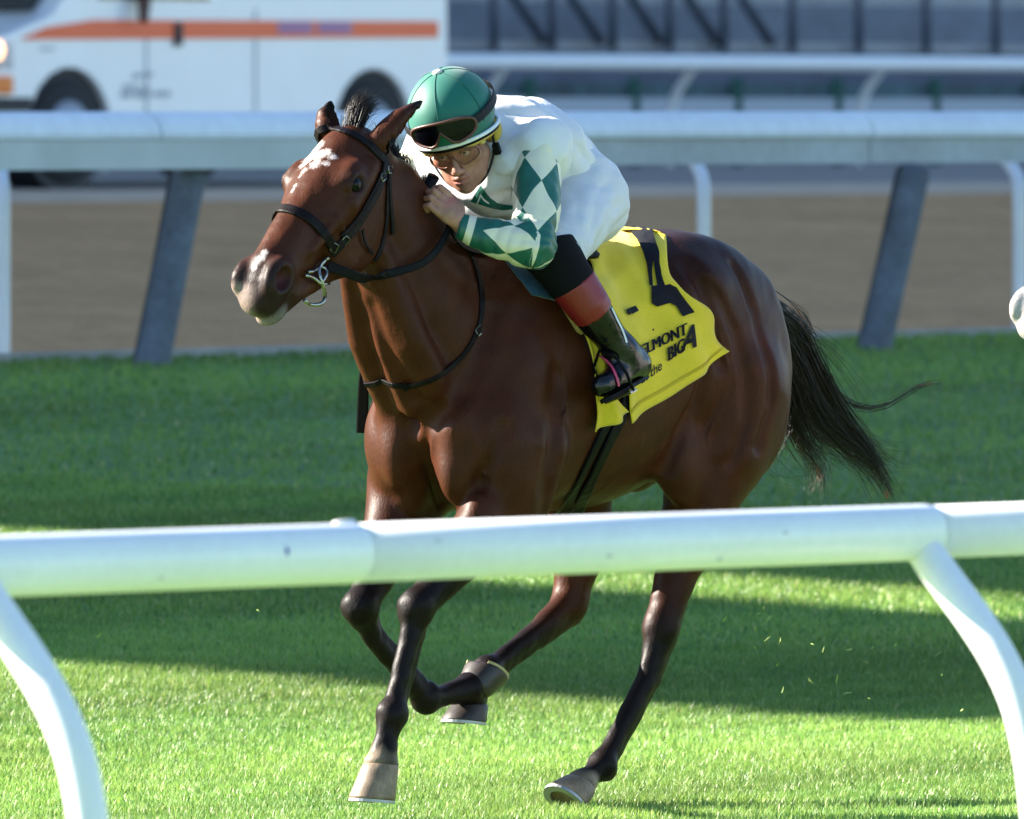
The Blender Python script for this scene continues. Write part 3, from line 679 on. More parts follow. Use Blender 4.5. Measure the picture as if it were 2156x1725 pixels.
for j in range(NV+1):
    for i in range(NU+1):
        u, v = i/NU, j/NV; px = cloth_px(u, .035+.965*v); GR[j, i] = fld.hit(px[0], px[1], offs(u, v))
GR[NV-7:, NU-6:] += np.array([-.02, .02, .01])*np.clip((np.arange(NV-7, NV+1)-(NV-8))/8, 0, 1)[:, None, None]*np.clip((np.arange(NU-6, NU+1)-(NU-7))/7, 0, 1)[None, :, None]
for _ in range(5):
    G2 = GR.copy(); G2[1:-1, 1:-1] = .4*GR[1:-1, 1:-1]+.15*(GR[:-2, 1:-1]+GR[2:, 1:-1]+GR[1:-1, :-2]+GR[1:-1, 2:]); GR = G2
    for ed in (GR[:, 0], GR[:, -1], GR[-1], GR[0]): ed[1:-1] = .25*ed[:-2]+.5*ed[1:-1]+.25*ed[2:]
rows = [r_ for r_ in GR]                                          # rows over the spine down the far side
first = GR[0]; extra = []
for kx in range(1, 13):
    row = []
    for i in range(NU+1):
        p = first[i]; l0 = p[1]; q = np.array([p[0], l0-(l0+.20)*kx/12, 1.62-.6*((l0-(l0+.20)*kx/12))**2]); qq = q.copy()
        row.append(fld.push(np.array([q[0], q[1], 1.55 if abs(q[1]) < .1 else 1.48]), .010))
    extra.append(np.array(row))
ALL = np.array(extra[::-1]+rows); NR = len(ALL)
vv = ALL.reshape(-1, 3); ff = [(j*(NU+1)+i, j*(NU+1)+i+1, (j+1)*(NU+1)+i+1, (j+1)*(NU+1)+i) for j in range(NR-1) for i in range(NU)]
cloth = mesh_obj('saddle_cloth', vv, ff, M_YEL, None, HM); so = cloth.modifiers.new('thick', 'SOLIDIFY'); so.thickness = .003; so.offset = 1
tag(cloth, 'bright yellow saddle cloth with black number four behind the jockey boot', 'saddle cloth')
BV = BVHTree.FromPolygons([Vector(v) for v in vv], ff)
hemv = [];
for i in range(NU+1):
    n_ = fld.grad(GR[NV-3, i], .02)
    hemv += [GR[NV-3, i]*.6+GR[NV-4, i]*.4+n_*.0036, GR[NV-3, i]+n_*.0046, GR[NV-3, i]*.6+GR[NV-2, i]*.4+n_*.0036]
mesh_obj('hem', hemv, [(3*i+k, 3*i+3+k, 3*i+4+k, 3*i+1+k) for i in range(NU) for k in (0, 1)], mat('hem_stitching', (.50, .37, .016), .9), cloth)
def on_mesh(bv, px, py, off):
    d = Vector(lray(px, py)); h = bv.ray_cast(Vector(CAML), d)
    if h[0] is None:
        q = Vector(CAML)+d*30; h = bv.find_nearest(Vector(fld.hit(px, py)))
    n_ = h[1]; n_ = n_ if n_.dot(d) < 0 else -n_
    return np.array(h[0]+n_*off), np.array(n_)
def decal(name, polys, bv, material, parent, off=.0065, cuts=4):
    bm = bmesh.new()
    for pl in polys:
        vs_ = [bm.verts.new((x, -y, 0)) for x, y in pl]; bm.faces.new(vs_)
    bmesh.ops.triangulate(bm, faces=bm.faces[:])
    for _ in range(cuts):
        ed = [e for e in bm.edges if e.calc_length() > 7]
        if ed: bmesh.ops.subdivide_edges(bm, edges=ed, cuts=1)
    bmesh.ops.triangulate(bm, faces=bm.faces[:])
    for v in bm.verts: p, n_ = on_mesh(bv, v.co.x, -v.co.y, off); v.co = Vector(p)
    bmesh.ops.recalc_face_normals(bm, faces=bm.faces[:])
    me = bpy.data.meshes.new(name); bm.to_mesh(me); bm.free(); me.materials.append(material)
    o = bpy.data.objects.new(name, me); COL.objects.link(o); o.parent = parent; return o
def text_decal(name, txt, org, ux, uy, bv, material, parent, off=.0065, bold=.0, space=1.0):
    cu = bpy.data.curves.new('t', 'FONT'); cu.body = txt; cu.size = 1; cu.space_character = space; cu.offset = bold; cu.resolution_u = 3
    o = bpy.data.objects.new('t', cu); COL.objects.link(o); dg = bpy.context.evaluated_depsgraph_get(); me = bpy.data.meshes.new_from_object(o.evaluated_get(dg))
    bpy.data.objects.remove(o); bm = bmesh.new(); bm.from_mesh(me); bmesh.ops.triangulate(bm, faces=bm.faces[:])
    for _ in range(2): bmesh.ops.subdivide_edges(bm, edges=[e_ for e_ in bm.edges if e_.calc_length() > .2], cuts=1)
    bmesh.ops.triangulate(bm, faces=bm.faces[:])
    for v in bm.verts:
        x = org[0]+ux[0]*v.co.x+uy[0]*v.co.y; y = org[1]+ux[1]*v.co.x+uy[1]*v.co.y; p, n_ = on_mesh(bv, x, y, off); v.co = Vector(p)
    m2 = bpy.data.meshes.new(name); bm.to_mesh(m2); bm.free(); m2.materials.append(material)
    r = bpy.data.objects.new(name, m2); COL.objects.link(r); r.parent = parent; return r
c3 = lambda L_: [(1078+.2918*x, 431+.2918*y) for x, y in L_]
decal('number', [c3([(822, 168), (900, 142), (972, 146), (1010, 190), (1035, 280), (1058, 350), (1060, 430), (1078, 520), (1100, 588), (1043, 600), (1032, 510), (1018, 410), (1010, 480), (1010, 600), (985, 590), (972, 440), (945, 340), (905, 260), (850, 205)]),
                 c3([(1000, 597), (1100, 586), (1135, 578), (1180, 600), (1230, 670), (1310, 780), (1225, 815), (1180, 740), (1130, 715), (1040, 740), (1000, 715)])], BV, M_PRINT, cloth)
for dx_, of_ in ((0, .0065), (1.3, .0069), (2.6, .0073)): text_decal('lettering', 'BELMONT', (1330+dx_, 760-dx_*.4), (25.2, -12.4), (-2.2, -33), BV, M_PRINT, cloth, off=of_, bold=0, space=.98)
text_decal('lettering', 'at the', (1346, 808), (20, -13.5), (-1.5, -30), BV, M_PRINT, cloth, bold=.012, space=.95)
text_decal('lettering', 'BIG', (1401, 763), (24, -15.5), (-1.0, -40), BV, M_PRINT, cloth, bold=0, space=1.0)
text_decal('lettering', 'BIG', (1402.6, 762), (24, -15.5), (-1.0, -40), BV, M_PRINT, cloth, off=.0069, bold=0, space=1.0)
text_decal('lettering', 'BIG', (1404.0, 761.2), (24, -15.5), (-1.0, -40), BV, M_PRINT, cloth, off=.0073, bold=0, space=1.0)
text_decal('lettering', 'A', (1430, 742), (48, -18), (14, -72), BV, M_PRINT, cloth, bold=.03)
# front flap of the cloth hanging down before the boot
lp = [((1118, 560), (1140, 560)), ((1140, 590), (1170, 596)), ((1170, 628), (1206, 640)), ((1205, 670), (1236, 680)), ((1222, 716), (1252, 728)), ((1236, 770), (1264, 780)), ((1240, 820), (1275, 815)), ((1244, 870), (1296, 846)), ((1240, 905), (1314, 866))]
A_ = cr([(a[0], a[1], 0) for a, b in lp], 30); B_ = cr([(b[0], b[1], 0) for a, b in lp], 30); V_ = []; n_c = 14
for i in range(30):
    for j in range(n_c+1):
        t = j/n_c; q = A_[i]*(1-t)+B_[i]*t; k = i/29
        V_.append(fld.hit(q[0], q[1], .014+.012*k*math.sin(t*9+k*3)+.010*k+.016*math.sin(math.pi*t)*(1-.5*k)))
F_ = [(i*(n_c+1)+j, i*(n_c+1)+j+1, (i+1)*(n_c+1)+j+1, (i+1)*(n_c+1)+j) for i in range(29) for j in range(n_c)]
o = mesh_obj('front_flap', V_, F_, M_YEL, cloth); so = o.modifiers.new('thick', 'SOLIDIFY'); so.thickness = .004; so.offset = 1
towel = mesh_obj('saddle_towel', *(lambda V, F: (V, F))([fld.hit(*(lerp(lerp((1060, 548), (1150, 548), u), lerp((1118, 622), (1190, 640), u), v)), .008) for v in np.linspace(0, 1, 12) for u in np.linspace(0, 1, 12)], [(j*12+i, j*12+i+1, (j+1)*12+i+1, (j+1)*12+i) for j in range(11) for i in range(11)]), mat('blue_towel', (.014, .055, .115), .9, noise=[(80, .15)], sheen=.3), None, HM)
so = towel.modifiers.new('thick', 'SOLIDIFY'); so.thickness = .006; so.offset = 1
tag(towel, 'small blue pad under the jockey elbow at the front of the saddle', 'saddle pad')
saddle = empty('saddle', M=HM); tag(saddle, 'small dark racing saddle hidden under the jockey with a tan padded roll', 'saddle')
M_TAN = mat('tan_padding', (.36, .25, .085), .8, noise=[(60, .2)])
P, N = on_skin([(1120, 556), (1138, 578), (1165, 616), (1196, 662), (1222, 704)], 20, .012, 2); MB().tube(P, [.008]+[.015]*18+[.008], 10).build('padded_roll', M_TAN, saddle, smooth=True)
sv = []; sf = []
for i in range(17):
    for j in range(13):
        a_ = .42-.26*i/16; l_ = -.17+.34*j/12; z_ = 1.55 if abs(l_) < .1 else 1.50; p = fld.push((a_, l_, z_), .026+.02*abs(i/8-1)**2); sv.append(p)
sf = [(i*13+j, i*13+j+1, (i+1)*13+j+1, (i+1)*13+j) for i in range(16) for j in range(12)]
o = mesh_obj('seat', sv, sf, M_BLACKL, saddle); so = o.modifiers.new('thick', 'SOLIDIFY'); so.thickness = .014; so.offset = 1
# ================================================================ THE JOCKEY (same frame as the horse)
def vw(x, c, z): return np.array([-math.sin(HEAD)*x+math.cos(HEAD)*c, math.cos(HEAD)*x+math.sin(HEAD)*c, z])   # x right, c to the camera, z up
HC = hp(949, 242, .03)
fw = unit(vw(-.16, .90, -.40)); lat = vw(.95, .05, .30); lat = unit(lat-fw*np.dot(lat, fw)); upv = unit(np.cross(lat, -fw))
if upv[2] < 0: upv = -upv
JB = np.stack([lat, fw, upv], 1)
def jh(x, y, z): return HC+JB@np.array([x, y, z])
def jh4(x, y, z, r): return (*jh(x, y, z), r)
SHL = hp(1136, 318, .185); ELL = hp(1122, 520, .275); WRL = hp(975, 478, .135); HAL = hp(928, 428, .105)
SHR = np.array([SHL[0]+.02, -.185, SHL[2]-.01]); ELR = np.array([.60, -.27, 1.53]); WRR = np.array([.715, -.135, 1.625]); HAR = np.array([.765, -.075, 1.665])
PEL = hp(1203, 420, 0); CH = hp(1118, 305, 0); UP = hp(1050, 290, 0)
HIPL = hp(1228, 425, .10); KNL = hp(1166, 540, .25); CAL = hp(1236, 640, .305); ANL = hp(1306, 738, .335); HEE = hp(1338, 772, .335); TOE = hp(1268, 812, .35)
def mir(p): return np.array([p[0], -p[1], p[2]])
HIPR, KNR, CAR, ANR, HER, TOR = [mir(p) for p in (HIPL, KNL, CAL, ANL, HEE, TOE)]
bf = Field((-.15, -.46, 1.02), (1.02, .48, 2.06), .0042)
# trunk and limbs
bf.limb([(*PEL, .098), (*CH, .105), (*UP, .095)], k=.05, sc=(1, 1.3, 1))
bf.limb([(*UP, .075), (*jh(0, -.05, -.10), .05)], k=.04)
for A, B, Cc in ((SHL, ELL, WRL), (SHR, ELR, WRR)):
    bf.limb([(*A, .055), (*(A*.5+B*.5), .045), (*B, .036)], k=.03); bf.limb([(*B, .036), (*(B*.6+Cc*.4), .037), (*Cc, .023)], k=.02)
for A, B, Cc, D, E_, G in ((HIPL, KNL, CAL, ANL, HEE, TOE), (HIPR, KNR, CAR, ANR, HER, TOR)):
    bf.limb([(*A, .095), (*(A*.5+B*.5), .078), (*B, .052)], k=.05); bf.limb([(*B, .05), (*Cc, .046), (*D, .03)], k=.02); bf.limb([(*D, .03), (*E_, .03), (*G, .025)], k=.02)
# head and face
bf.ell(jh(0, -.012, .0), (.076, .096, .092), JB, k=.02)
bf.ell(jh(0, .03, -.075), (.066, .066, .085), JB, k=.025)
bf.ell(jh(0, .046, -.145), (.046, .046, .042), JB, k=.03)
bf.ell(jh(0, .072, -.172), (.024, .022, .018), JB, k=.02)          # chin
bf.limb([jh4(-.048, .078, -.058, .012), jh4(0, .092, -.058, .013), jh4(.048, .078, -.058, .012)], k=.015)   # brow
for s_ in (1, -1):
    bf.ell(jh(.045*s_, .066, -.098), (.022, .02, .02), JB, k=.02)   # cheekbone
    bf.limb([jh4(.058*s_, .015, -.115, .018), jh4(.042*s_, .045, -.160, .016), jh4(0, .075, -.178, .014)], k=.02)   # jaw
    bf.ell(jh(.031*s_, .095, -.079), (.017, .012, .011), JB, k=.01, op='sub')   # eye hollow
    bf.ell(jh(.014*s_, .104, -.122), (.008, .010, .007), JB, k=.006) # nostril wing
    bf.limb([jh4(.074*s_, -.01, -.07, .010), jh4(.077*s_, -.015, -.10, .008)], k=.01)   # ear
bf.limb([jh4(0, .092, -.068, .008), jh4(0, .107, -.098, .0095), jh4(0, .117, -.117, .012)], k=.01)   # nose
bf.limb([jh4(-.022, .088, -.147, .006), jh4(-.006, .098, -.143, .007), jh4(.006, .098, -.143, .007), jh4(.022, .088, -.147, .006)], k=.006)
bf.limb([jh4(-.018, .088, -.158, .007), jh4(0, .096, -.1585, .0085), jh4(.018, .088, -.158, .007)], k=.006)
bf.limb([jh4(-.026, .090, -.1515, .002), jh4(0, .1035, -.1515, .0022), jh4(.026, .090, -.1515, .002)], k=.004, op='sub')
# hands: palm, four curled fingers, thumb
def hand(W, Hc, s_, fdir, ndir):
    ax = unit(Hc-W); nd = unit(np.array(ndir)-ax*np.dot(ndir, ax)); fd = unit(np.cross(ax, nd)); fd = fd if np.dot(fd, fdir) > 0 else -fd
    pc = W+ax*.06
    bf.limb([(*W, .022), (*(W+ax*.025), .024)], k=.012)
    bf.ell(pc+nd*.004, (.044, .036, .017), np.stack([ax, fd, nd], 1), k=.012)
    for i, (o_, ln) in enumerate(zip((.032, .011, -.010, -.030), (.9, 1.0, .95, .78))):
        k0 = pc+ax*.034*ln+fd*o_+nd*.006; k1 = k0+ax*.030*ln-nd*.006; k2 = k1+ax*.002-nd*.027*ln; k3 = k2-ax*.020*ln-nd*.006
        bf.limb([(*(pc+fd*o_*.8), .010), (*k0, .0100), (*k1, .0092), (*k2, .0084), (*k3, .0074)], k=.0025)
    t0 = pc-ax*.02+fd*.034; bf.limb([(*(W+ax*.025+fd*.015), .014), (*t0, .0135), (*(t0+ax*.032+fd*.010-nd*.016), .0108), (*(t0+ax*.054-nd*.026+fd*.002), .0085)], k=.006)
hand(WRL, HAL, 1, vw(.1, .2, 1), vw(.55, .8, .15))
hand(WRR, HAR, -1, vw(0, 0, 1), (.2, -1, .1))
JV, JQ = bf.mesh(1)
Tj = (JV-HC)@JB
skin = np.tile(np.array([.38, .178, .12]), (len(JV), 1)); fin = vnoise(JV[:, 0], JV[:, 1], JV[:, 2], 70, 8)
skin *= (1+.07*fin[:, None]); skin *= 1+.10*vnoise(JV[:, 0], JV[:, 1], JV[:, 2], 200, 18)[:, None]*np.array([.6, 1, 1])
def sk(w, c): global skin; skin = skin*(1-w[:, None])+np.array(c)*w[:, None]
hd_m = (np.abs(Tj[:, 0]) < .09) & (Tj[:, 1] > .02) & (Tj[:, 2] < .03) & (Tj[:, 2] > -.21)
sk(hd_m*np.exp(-(Tj[:, 0]/.05)**4)*np.clip(1-np.abs(Tj[:, 2]+.165)/.034, 0, 1)*.5*(1+.3*fin), (.16, .085, .065))         # beard shadow
sk(hd_m*(np.exp(-((Tj[:, 2]+.1515)/.0085)**2)*np.exp(-(Tj[:, 0]/.022)**4))*.75, (.36, .095, .085))          # lips
sk(hd_m*np.exp(-((Tj[:, 2]+.060)/.005)**2)*sm(np.abs(Tj[:, 0]), .010, .016)*(1-sm(np.abs(Tj[:, 0]), .045, .052))*.85, (.03, .02, .015))   # eyebrows
sk(hd_m*np.exp(-((Tj[:, 2]+.118)/.016)**2)*np.exp(-(Tj[:, 0]/.02)**2)*.4, (.42, .15, .11))
person = mesh_obj('person', JV, JQ, None, None, HM); set_col(person, skin)
m_sk = mat('skin', attr=True, rough=.48, spec=.4, noise=[(260, .08)], bump=(500, .12, .001)); b_ = m_sk.node_tree.nodes['Principled BSDF']
b_.inputs['Subsurface Weight'].default_value = .12; b_.inputs['Subsurface Radius'].default_value = (.012, .005, .003); b_.inputs['Subsurface Scale'].default_value = 1
person.data.materials.append(m_sk)
tag(person, 'jockey in green helmet and white silks with green diamond sleeves crouched over the bay horse', 'person')
M_EW = mat('eye_white', (.55, .5, .46), .15); M_IR = mat('iris', (.035, .02, .01), .1)
for s_ in (1, -1):
    ew = sphere('eye', jh(.031*s_, .082, -.080), .0118, M_EW, person); ip = jh(.031*s_, .082, -.080)+unit(JB@np.array([-.12, 1, .18]))*.0085
    sphere('iris', ip, .0052, M_IR, ew, n=12)
    mb = MB()
    mb.tube([jh(.017*s_, .090, -.0775), jh(.025*s_, .0945, -.0715), jh(.037*s_, .0935, -.0715), jh(.046*s_, .086, -.0785)], [.002, .0035, .0035, .002], 6).build('eyelid', m_sk, person, smooth=True).data.materials
    lid = [o for o in person.children if o.name.startswith('eyelid')][-1]; set_col(lid, np.tile(np.array([.24, .12, .085]), (len(lid.data.vertices), 1)))
# ---------------- clothing
def cloth_mat(name, col, rough=.55, sheen=.15, nz=.04, spec=.4):
    return mat(name, col, rough, spec=spec, sheen=sheen, noise=[(14, nz)], bump=(34, .35, .006))
M_WHITE = cloth_mat('white_silk', (.66, .66, .67)); M_BREECH = cloth_mat('white_breeches', (.60, .61, .64), .6)
GREEN = (.003, .098, .070)
sf_ = Field((-.12, -.34, 1.42), (.72, .36, 2.02), .0055)           # shirt body
sf_.limb([(*(PEL+np.array([.02, 0, .01])), .120), (*CH, .124), (*UP, .110)], k=.05, sc=(1, 1.32, 1))
sf_.limb([(*(UP+np.array([.0, 0, .0])), .10), (*jh(0, -.055, -.115), .072)], k=.04)
for S_ in (SHL, SHR): sf_.ell(S_+np.array([-.02, 0, 0]), (.09, .075, .088), k=.05)
sf_.limb([(*(SHL*.75+UP*.25+np.array([.05, -.03, -.05])), .06), (*(SHR*.75+UP*.25+np.array([.05, .03, -.05])), .06)], k=.05)
sf_.limb([(*(UP+np.array([.05, 0, -.10])), .10), (*(CH+np.array([.06, 0, -.10])), .12)], k=.06)
sf_.noise(.0055, 24, 11); sf_.noise(.0035, 60, 12)
for c_, rd_, d_, fq, am in [(hp(1150, 400, .15), .12, (1, .3, .6), 75, .006), (hp(1210, 330, .1), .14, (.7, .2, -.7), 55, .005), (hp(1110, 250, .1), .12, (.6, .7, .2), 60, .005), (hp(1010, 430, .1), .12, (.3, 1, .5), 70, .006), (hp(1060, 400, .14), .10, (.8, .5, .3), 80, .005), (hp(1180, 260, .05), .10, (1, 0, .3), 60, .004)]: sf_.fold(c_, rd_, d_, fq, am, int(fq))
wl = unit(CH-PEL); sf_.plane(PEL+wl*.005, -wl)
nk = unit(jh(0, -.05, -.10)-UP); sf_.plane(jh(0, -.045, -.115), nk)
v_, q_ = sf_.mesh(1); shirt = mesh_obj('shirt', v_, q_, M_WHITE, person)
BVS = BVHTree.FromPolygons([Vector(x) for x in v_], [tuple(map(int, x)) for x in q_])
# sleeves with harlequin diamonds
def sleeve_material():
    m = cloth_mat('diamond_silk', (.75, .70, .50), .42, sheen=.1, spec=.55); n = m.node_tree; lk = n.links; b = n.nodes['Principled BSDF']
    at_ = n.nodes.new('ShaderNodeAttribute'); at_.attribute_name = 'arm'; sp = n.nodes.new('ShaderNodeSeparateXYZ'); lk.new(at_.outputs['Vector'], sp.inputs[0])
    def mth(op, a, b_=None):
        q = n.nodes.new('ShaderNodeMath'); q.operation = op
        for i, x in enumerate((a, b_)):
            if x is None: continue
            if isinstance(x, (int, float)): q.inputs[i].default_value = x
            else: lk.new(x, q.inputs[i])
        return q.outputs[0]
    ang = mth('MULTIPLY', mth('ARCTAN2', sp.outputs[2], sp.outputs[1]), 4/6.28318); u = mth('DIVIDE', sp.outputs[0], .172)
    cell = mth('ADD', mth('FLOOR', mth('ADD', u, ang)), mth('FLOOR', mth('SUBTRACT', u, ang)))
    par = mth('FLOORED_MODULO', cell, 2.0)
    cuff = mth('GREATER_THAN', sp.outputs[0], .512); wband = mth('MULTIPLY', mth('GREATER_THAN', sp.outputs[0], .540), mth('LESS_THAN', sp.outputs[0], .562))
    g = mth('MAXIMUM', par, cuff); g = mth('MULTIPLY', g, mth('SUBTRACT', 1.0, wband))
    mx = n.nodes.new('ShaderNodeMix'); mx.data_type = 'RGBA'; lk.new(g, mx.inputs[0]); mx.inputs[6].default_value = (.70, .66, .50, 1); mx.inputs[7].default_value = (*GREEN, 1)
    lk.new(mx.outputs[2], b.inputs['Base Color']); return m
M_SLV = sleeve_material()
def sleeve(A, B, Cc, seed, ref):
    lo = np.minimum(np.minimum(A, B), Cc)-.13; hi = np.maximum(np.maximum(A, B), Cc)+.13
    s = Field(lo, hi, .0048); A0 = A+unit(A-B)*.02; W = Cc+unit(Cc-B)*.012
    L1 = np.linalg.norm(B-A0); L2_ = np.linalg.norm(W-B)
    s.limb([(*A0, .066), (*(A*.5+B*.5), .064), (*B, .056)], k=.02)
    s.limb([(*B, .054), (*(B*.55+Cc*.45), .054), (*(B*.12+Cc*.88), .040), (*W, .036)], k=.025)
    s.noise(.0045, 30, seed); s.noise(.0030, 75, seed+1)
    for c_, rd_, d_, fq, am in [(B, .10, unit(B-A), 90, .006), (A*.55+B*.45, .09, unit(unit(B-A)+.5*unit(Cc-B)), 80, .005), (B*.6+Cc*.4, .09, unit(unit(Cc-B)-.4*unit(B-A)), 80, .006), (A, .09, unit(B-A), 70, .005)]: s.fold(c_, rd_, d_, fq, am, int(fq)+seed)
    s.plane(W, unit(Cc-B)); s.plane(A0+(A0-B)/L1*.035, (A0-B)/L1)
    v, q = s.mesh(1)
    d1 = (B-A0)/L1; t1 = (v-A0)@d1; d2 = (W-B)/L2_; t2 = (v-B)@d2
    use2 = (t2 > 0) & ((t1 > L1) | (np.linalg.norm(v-(B+np.clip(t2, 0, L2_)[:, None]*d2), axis=1) < np.linalg.norm(v-(A0+np.clip(t1, 0, L1)[:, None]*d1), axis=1)))
    sc_ = .585/(L1+L2_)
    s_al = np.where(use2, L1+t2, np.minimum(t1, L1))*sc_
    def basis(d):
        e = np.array(ref)-d*np.dot(ref, d); e = unit(e); return e, np.cross(d, e)
    arm = np.zeros((len(v), 3)); arm[:, 0] = s_al
    for msk, o_, d in ((~use2, A0, d1), (use2, B, d2)):
        e, g = basis(d); r = v[msk]-o_; arm[msk, 1] = r@e; arm[msk, 2] = r@g
    o = mesh_obj('sleeve', v, q, M_SLV, person); set_vec(o, 'arm', arm); return o, s
slL, slf = sleeve(SHL, ELL, WRL, 21, vw(.15, 1, .1)); sleeve(SHR, ELR, WRR, 31, vw(-.4, 1, .1))
# breeches
br = Field((-.16, -.36, 1.36), (.62, .38, 1.86), .0055)
br.limb([(*(PEL+np.array([-.01, 0, -.02])), .112), (*(PEL*.5+CH*.5), .118)], k=.05, sc=(1, 1.3, 1))
for A, B in ((HIPL, KNL), (HIPR, KNR)):
    br.limb([(*A, .108), (*(A*.5+B*.5), .096), (*B, .068)], k=.06); br.ell(A+np.array([-.02, 0, .0]), (.09, .085, .095), k=.05)
br.noise(.003, 24, 41); br.noise(.0018, 70, 42)
for c_, rd_, d_, fq, am in [(KNL+np.array([-.04, .03, .03]), .10, unit(KNL-HIPL), 95, .006), (HIPL*.5+KNL*.5+np.array([0, .06, .0]), .12, (.9, 0, .5), 60, .004), (HIPL+np.array([.05, .06, .02]), .10, (.3, .2, 1), 70, .006), (hp(1270, 470, .15), .10, (.4, 0, 1), 60, .004), (hp(1080, 470, .1), .12, (1, .2, .3), 70, .005)]: br.fold(c_, rd_, d_, fq, am, int(fq))
v_, q_ = br.mesh(1); mesh_obj('breeches', v_, q_, M_BREECH, person)
# boots: black shaft with knee piece, red cuff band, foot, spur strap
M_PAT = mat('patent_boot', (.003, .003, .0045), .20, spec=.45, bump=(26, .5, .008)); M_KNEE = mat('black_stretch', (.0035, .0038, .0055), .85, spec=.15, bump=(60, .3, .003))
M_RED = mat('red_cuff', (.20, .010, .011), .42, bump=(60, .3, .003)); M_PINK = mat('pink_band', (.55, .06, .14), .5)
def boot(KN, CA, AN, HE, TO, s_):
    lo = np.minimum.reduce([KN, CA, AN, HE, TO])-.11; hi = np.maximum.reduce([KN, CA, AN, HE, TO])+.11
    s = Field(lo, hi, .0045)
    s.limb([(*(KN*.8+CA*.2), .066), (*CA, .057), (*(CA*.4+AN*.6), .047), (*AN, .043)], k=.02)
    s.limb([(*AN, .043), (*(HE+unit(HE-TO)*.0), .040)], k=.03); s.limb([(*(HE*.75+AN*.25), .040), (*(HE*.4+TO*.6), .038), (*TO, .030)], k=.03)
    s.noise(.002, 50, 51); up_ = unit(KN-CA); s.plane(KN*.80+CA*.20, up_)
    v, q = s.mesh(1); b = mesh_obj('boot', v, q, M_PAT, person)
    # sole
    d = unit(TO-HE); dn = unit(np.cross(d, np.cross(d, KN-AN)));  dn = dn if dn[2] < 0 else -dn
    sd_ = np.cross(d, dn); pl = []
    for k in range(26):
        t = 6.28318*k/26; c, sn = math.cos(t), math.sin(t); ln = np.linalg.norm(TO-HE)/2
        pl.append((HE+TO)/2+d*((ln+.030)*c)+sd_*((.036 if c > 0 else .030)*sn)+dn*.033)
    MB().prism(pl, dn*.010).build('sole', M_BLACKL, b, smooth=False)
    s2 = Field(lo, hi, .0045); s2.limb([(*(KN*.72+CA*.28), .0685), (*CA, .0600), (*(CA*.6+AN*.4), .053)], k=.0); s2.plane(KN*.42+CA*.58, up_); s2.plane(CA*.80+AN*.20, -unit(CA-AN))
    v, q = s2.mesh(1); mesh_obj('boot_cuff', v, q, M_RED, b)
    s3 = Field(lo, hi+np.array([0, 0, .1]), .0048); s3.limb([(*(KN+unit(KN-CA)*.015), .076), (*(KN*.55+CA*.45), .068), (*CA, .058)], k=.02); s3.noise(.002, 40, 61)
    s3.plane(KN*.40+CA*.60, -up_); s3.plane(KN+up_*.05, unit(up_*.8+np.array([-.3, 0, .4])))
    v, q = s3.mesh(1); mesh_obj('knee_band', v, q, M_KNEE, b)
    return b, s
btL, btf = boot(KNL, CAL, ANL, HEE, TOE, 1); boot(KNR, CAR, ANR, HER, TOR, -1)
def bhit(F_, px, py, off): return F_.hit(px, py, off)
P = np.array([bhit(btf, *c[:2], .004) for c in cr([(1258, 742, 0), (1280, 760, 0), (1292, 785, 0), (1300, 812, 0)], 14)]); N = np.array([btf.grad(p) for p in P])
band(P, N, .007, .003).build('spur_band', M_PINK, btL)
P = np.array([bhit(btf, *c[:2], .003) for c in cr([(1286, 650, 0), (1310, 700, 0), (1318, 722, 0)], 10)]); N = np.array([btf.grad(p) for p in P])
band(P, N, .006, .002).build('boot_zip', mat('white_piping', (.75, .75, .78), .4), btL)
P, N = on_skin([(1308, 664), (1330, 657), (1316, 663)], 6, .02, 0); band(P, N, .016, .003).build('boot_tab', M_BLACKL, btL)
# stirrup
stirrup = empty('stirrup', M=HM); tag(stirrup, 'metal stirrup under the sole of the jockey patent boot', 'stirrup')
d = unit(TOE-HEE); mid = HEE*.32+TOE*.68; dn = unit(np.cross(d, np.cross(d, KNL-ANL))); dn = dn if dn[2] < 0 else -dn; sd_ = np.cross(d, dn)
MB().box(mid+dn*.049, (.030, .095, .008), np.stack([d, sd_, dn], 1)).build('tread', M_STEEL, stirrup, bevel=.002)
MB().tube([mid+sd_*.046+dn*.049, mid+sd_*.050, mid+sd_*.040-dn*.05, mid-dn*.085, mid-sd_*.040-dn*.05, mid-sd_*.050, mid-sd_*.046+dn*.049], .0045, 8)  .build('bow', M_BLACKL, stirrup, smooth=True)
# ---------------- helmet, goggles
M_HELM = mat('green_helmet_cover', (.004, .128, .088), .55, spec=.4, sheen=.25, noise=[(7, .05)], bump=(700, .12, .001))
hf = Field(HC-.19, HC+.19, .0042)
hf.ell(jh(0, -.008, .004), (.1165, .138, .1185), JB, k=.0)
brn = unit(JB@np.array([0, .10, -1.0])); hf.plane(jh(0, .10, -.046), brn)
inner = Field(HC-.19, HC+.19, .0042)
hf.ell(jh(0, -.012, -.01), (.098, .116, .098), JB, k=.004, op='sub')
v_, q_ = hf.mesh(1); helmet = mesh_obj('helmet', v_, q_, M_HELM, person)
def ring(y0, z0, rx, ry, z1, n=48, a0=0, a1=6.28318):             # ellipse round the helmet following the rim tilt
    out = []
    for k in range(n+1):
        t = a0+(a1-a0)*k/n; y = -.008+ry*math.cos(t); out.append(jh(rx*math.sin(t), y, z0+z1*(y-.10)))
    return out
MB().tube(ring(0, -.044, .1125, .1285, .10), .0055, 8, cap=False).build('helmet_rim', mat('white_trim', (.78, .79, .82), .4), helmet, smooth=True)
MB().tube(ring(0, -.0525, .1095, .1255, .10), .0048, 8, cap=False).build('helmet_edge', M_BLACKL, helmet, smooth=True)
MB().tube(ring(0, -.0595, .102, .118, .10), .006, 8, cap=False).build('padding', mat('yellow_padding', (.55, .36, .06), .7), helmet, smooth=True)
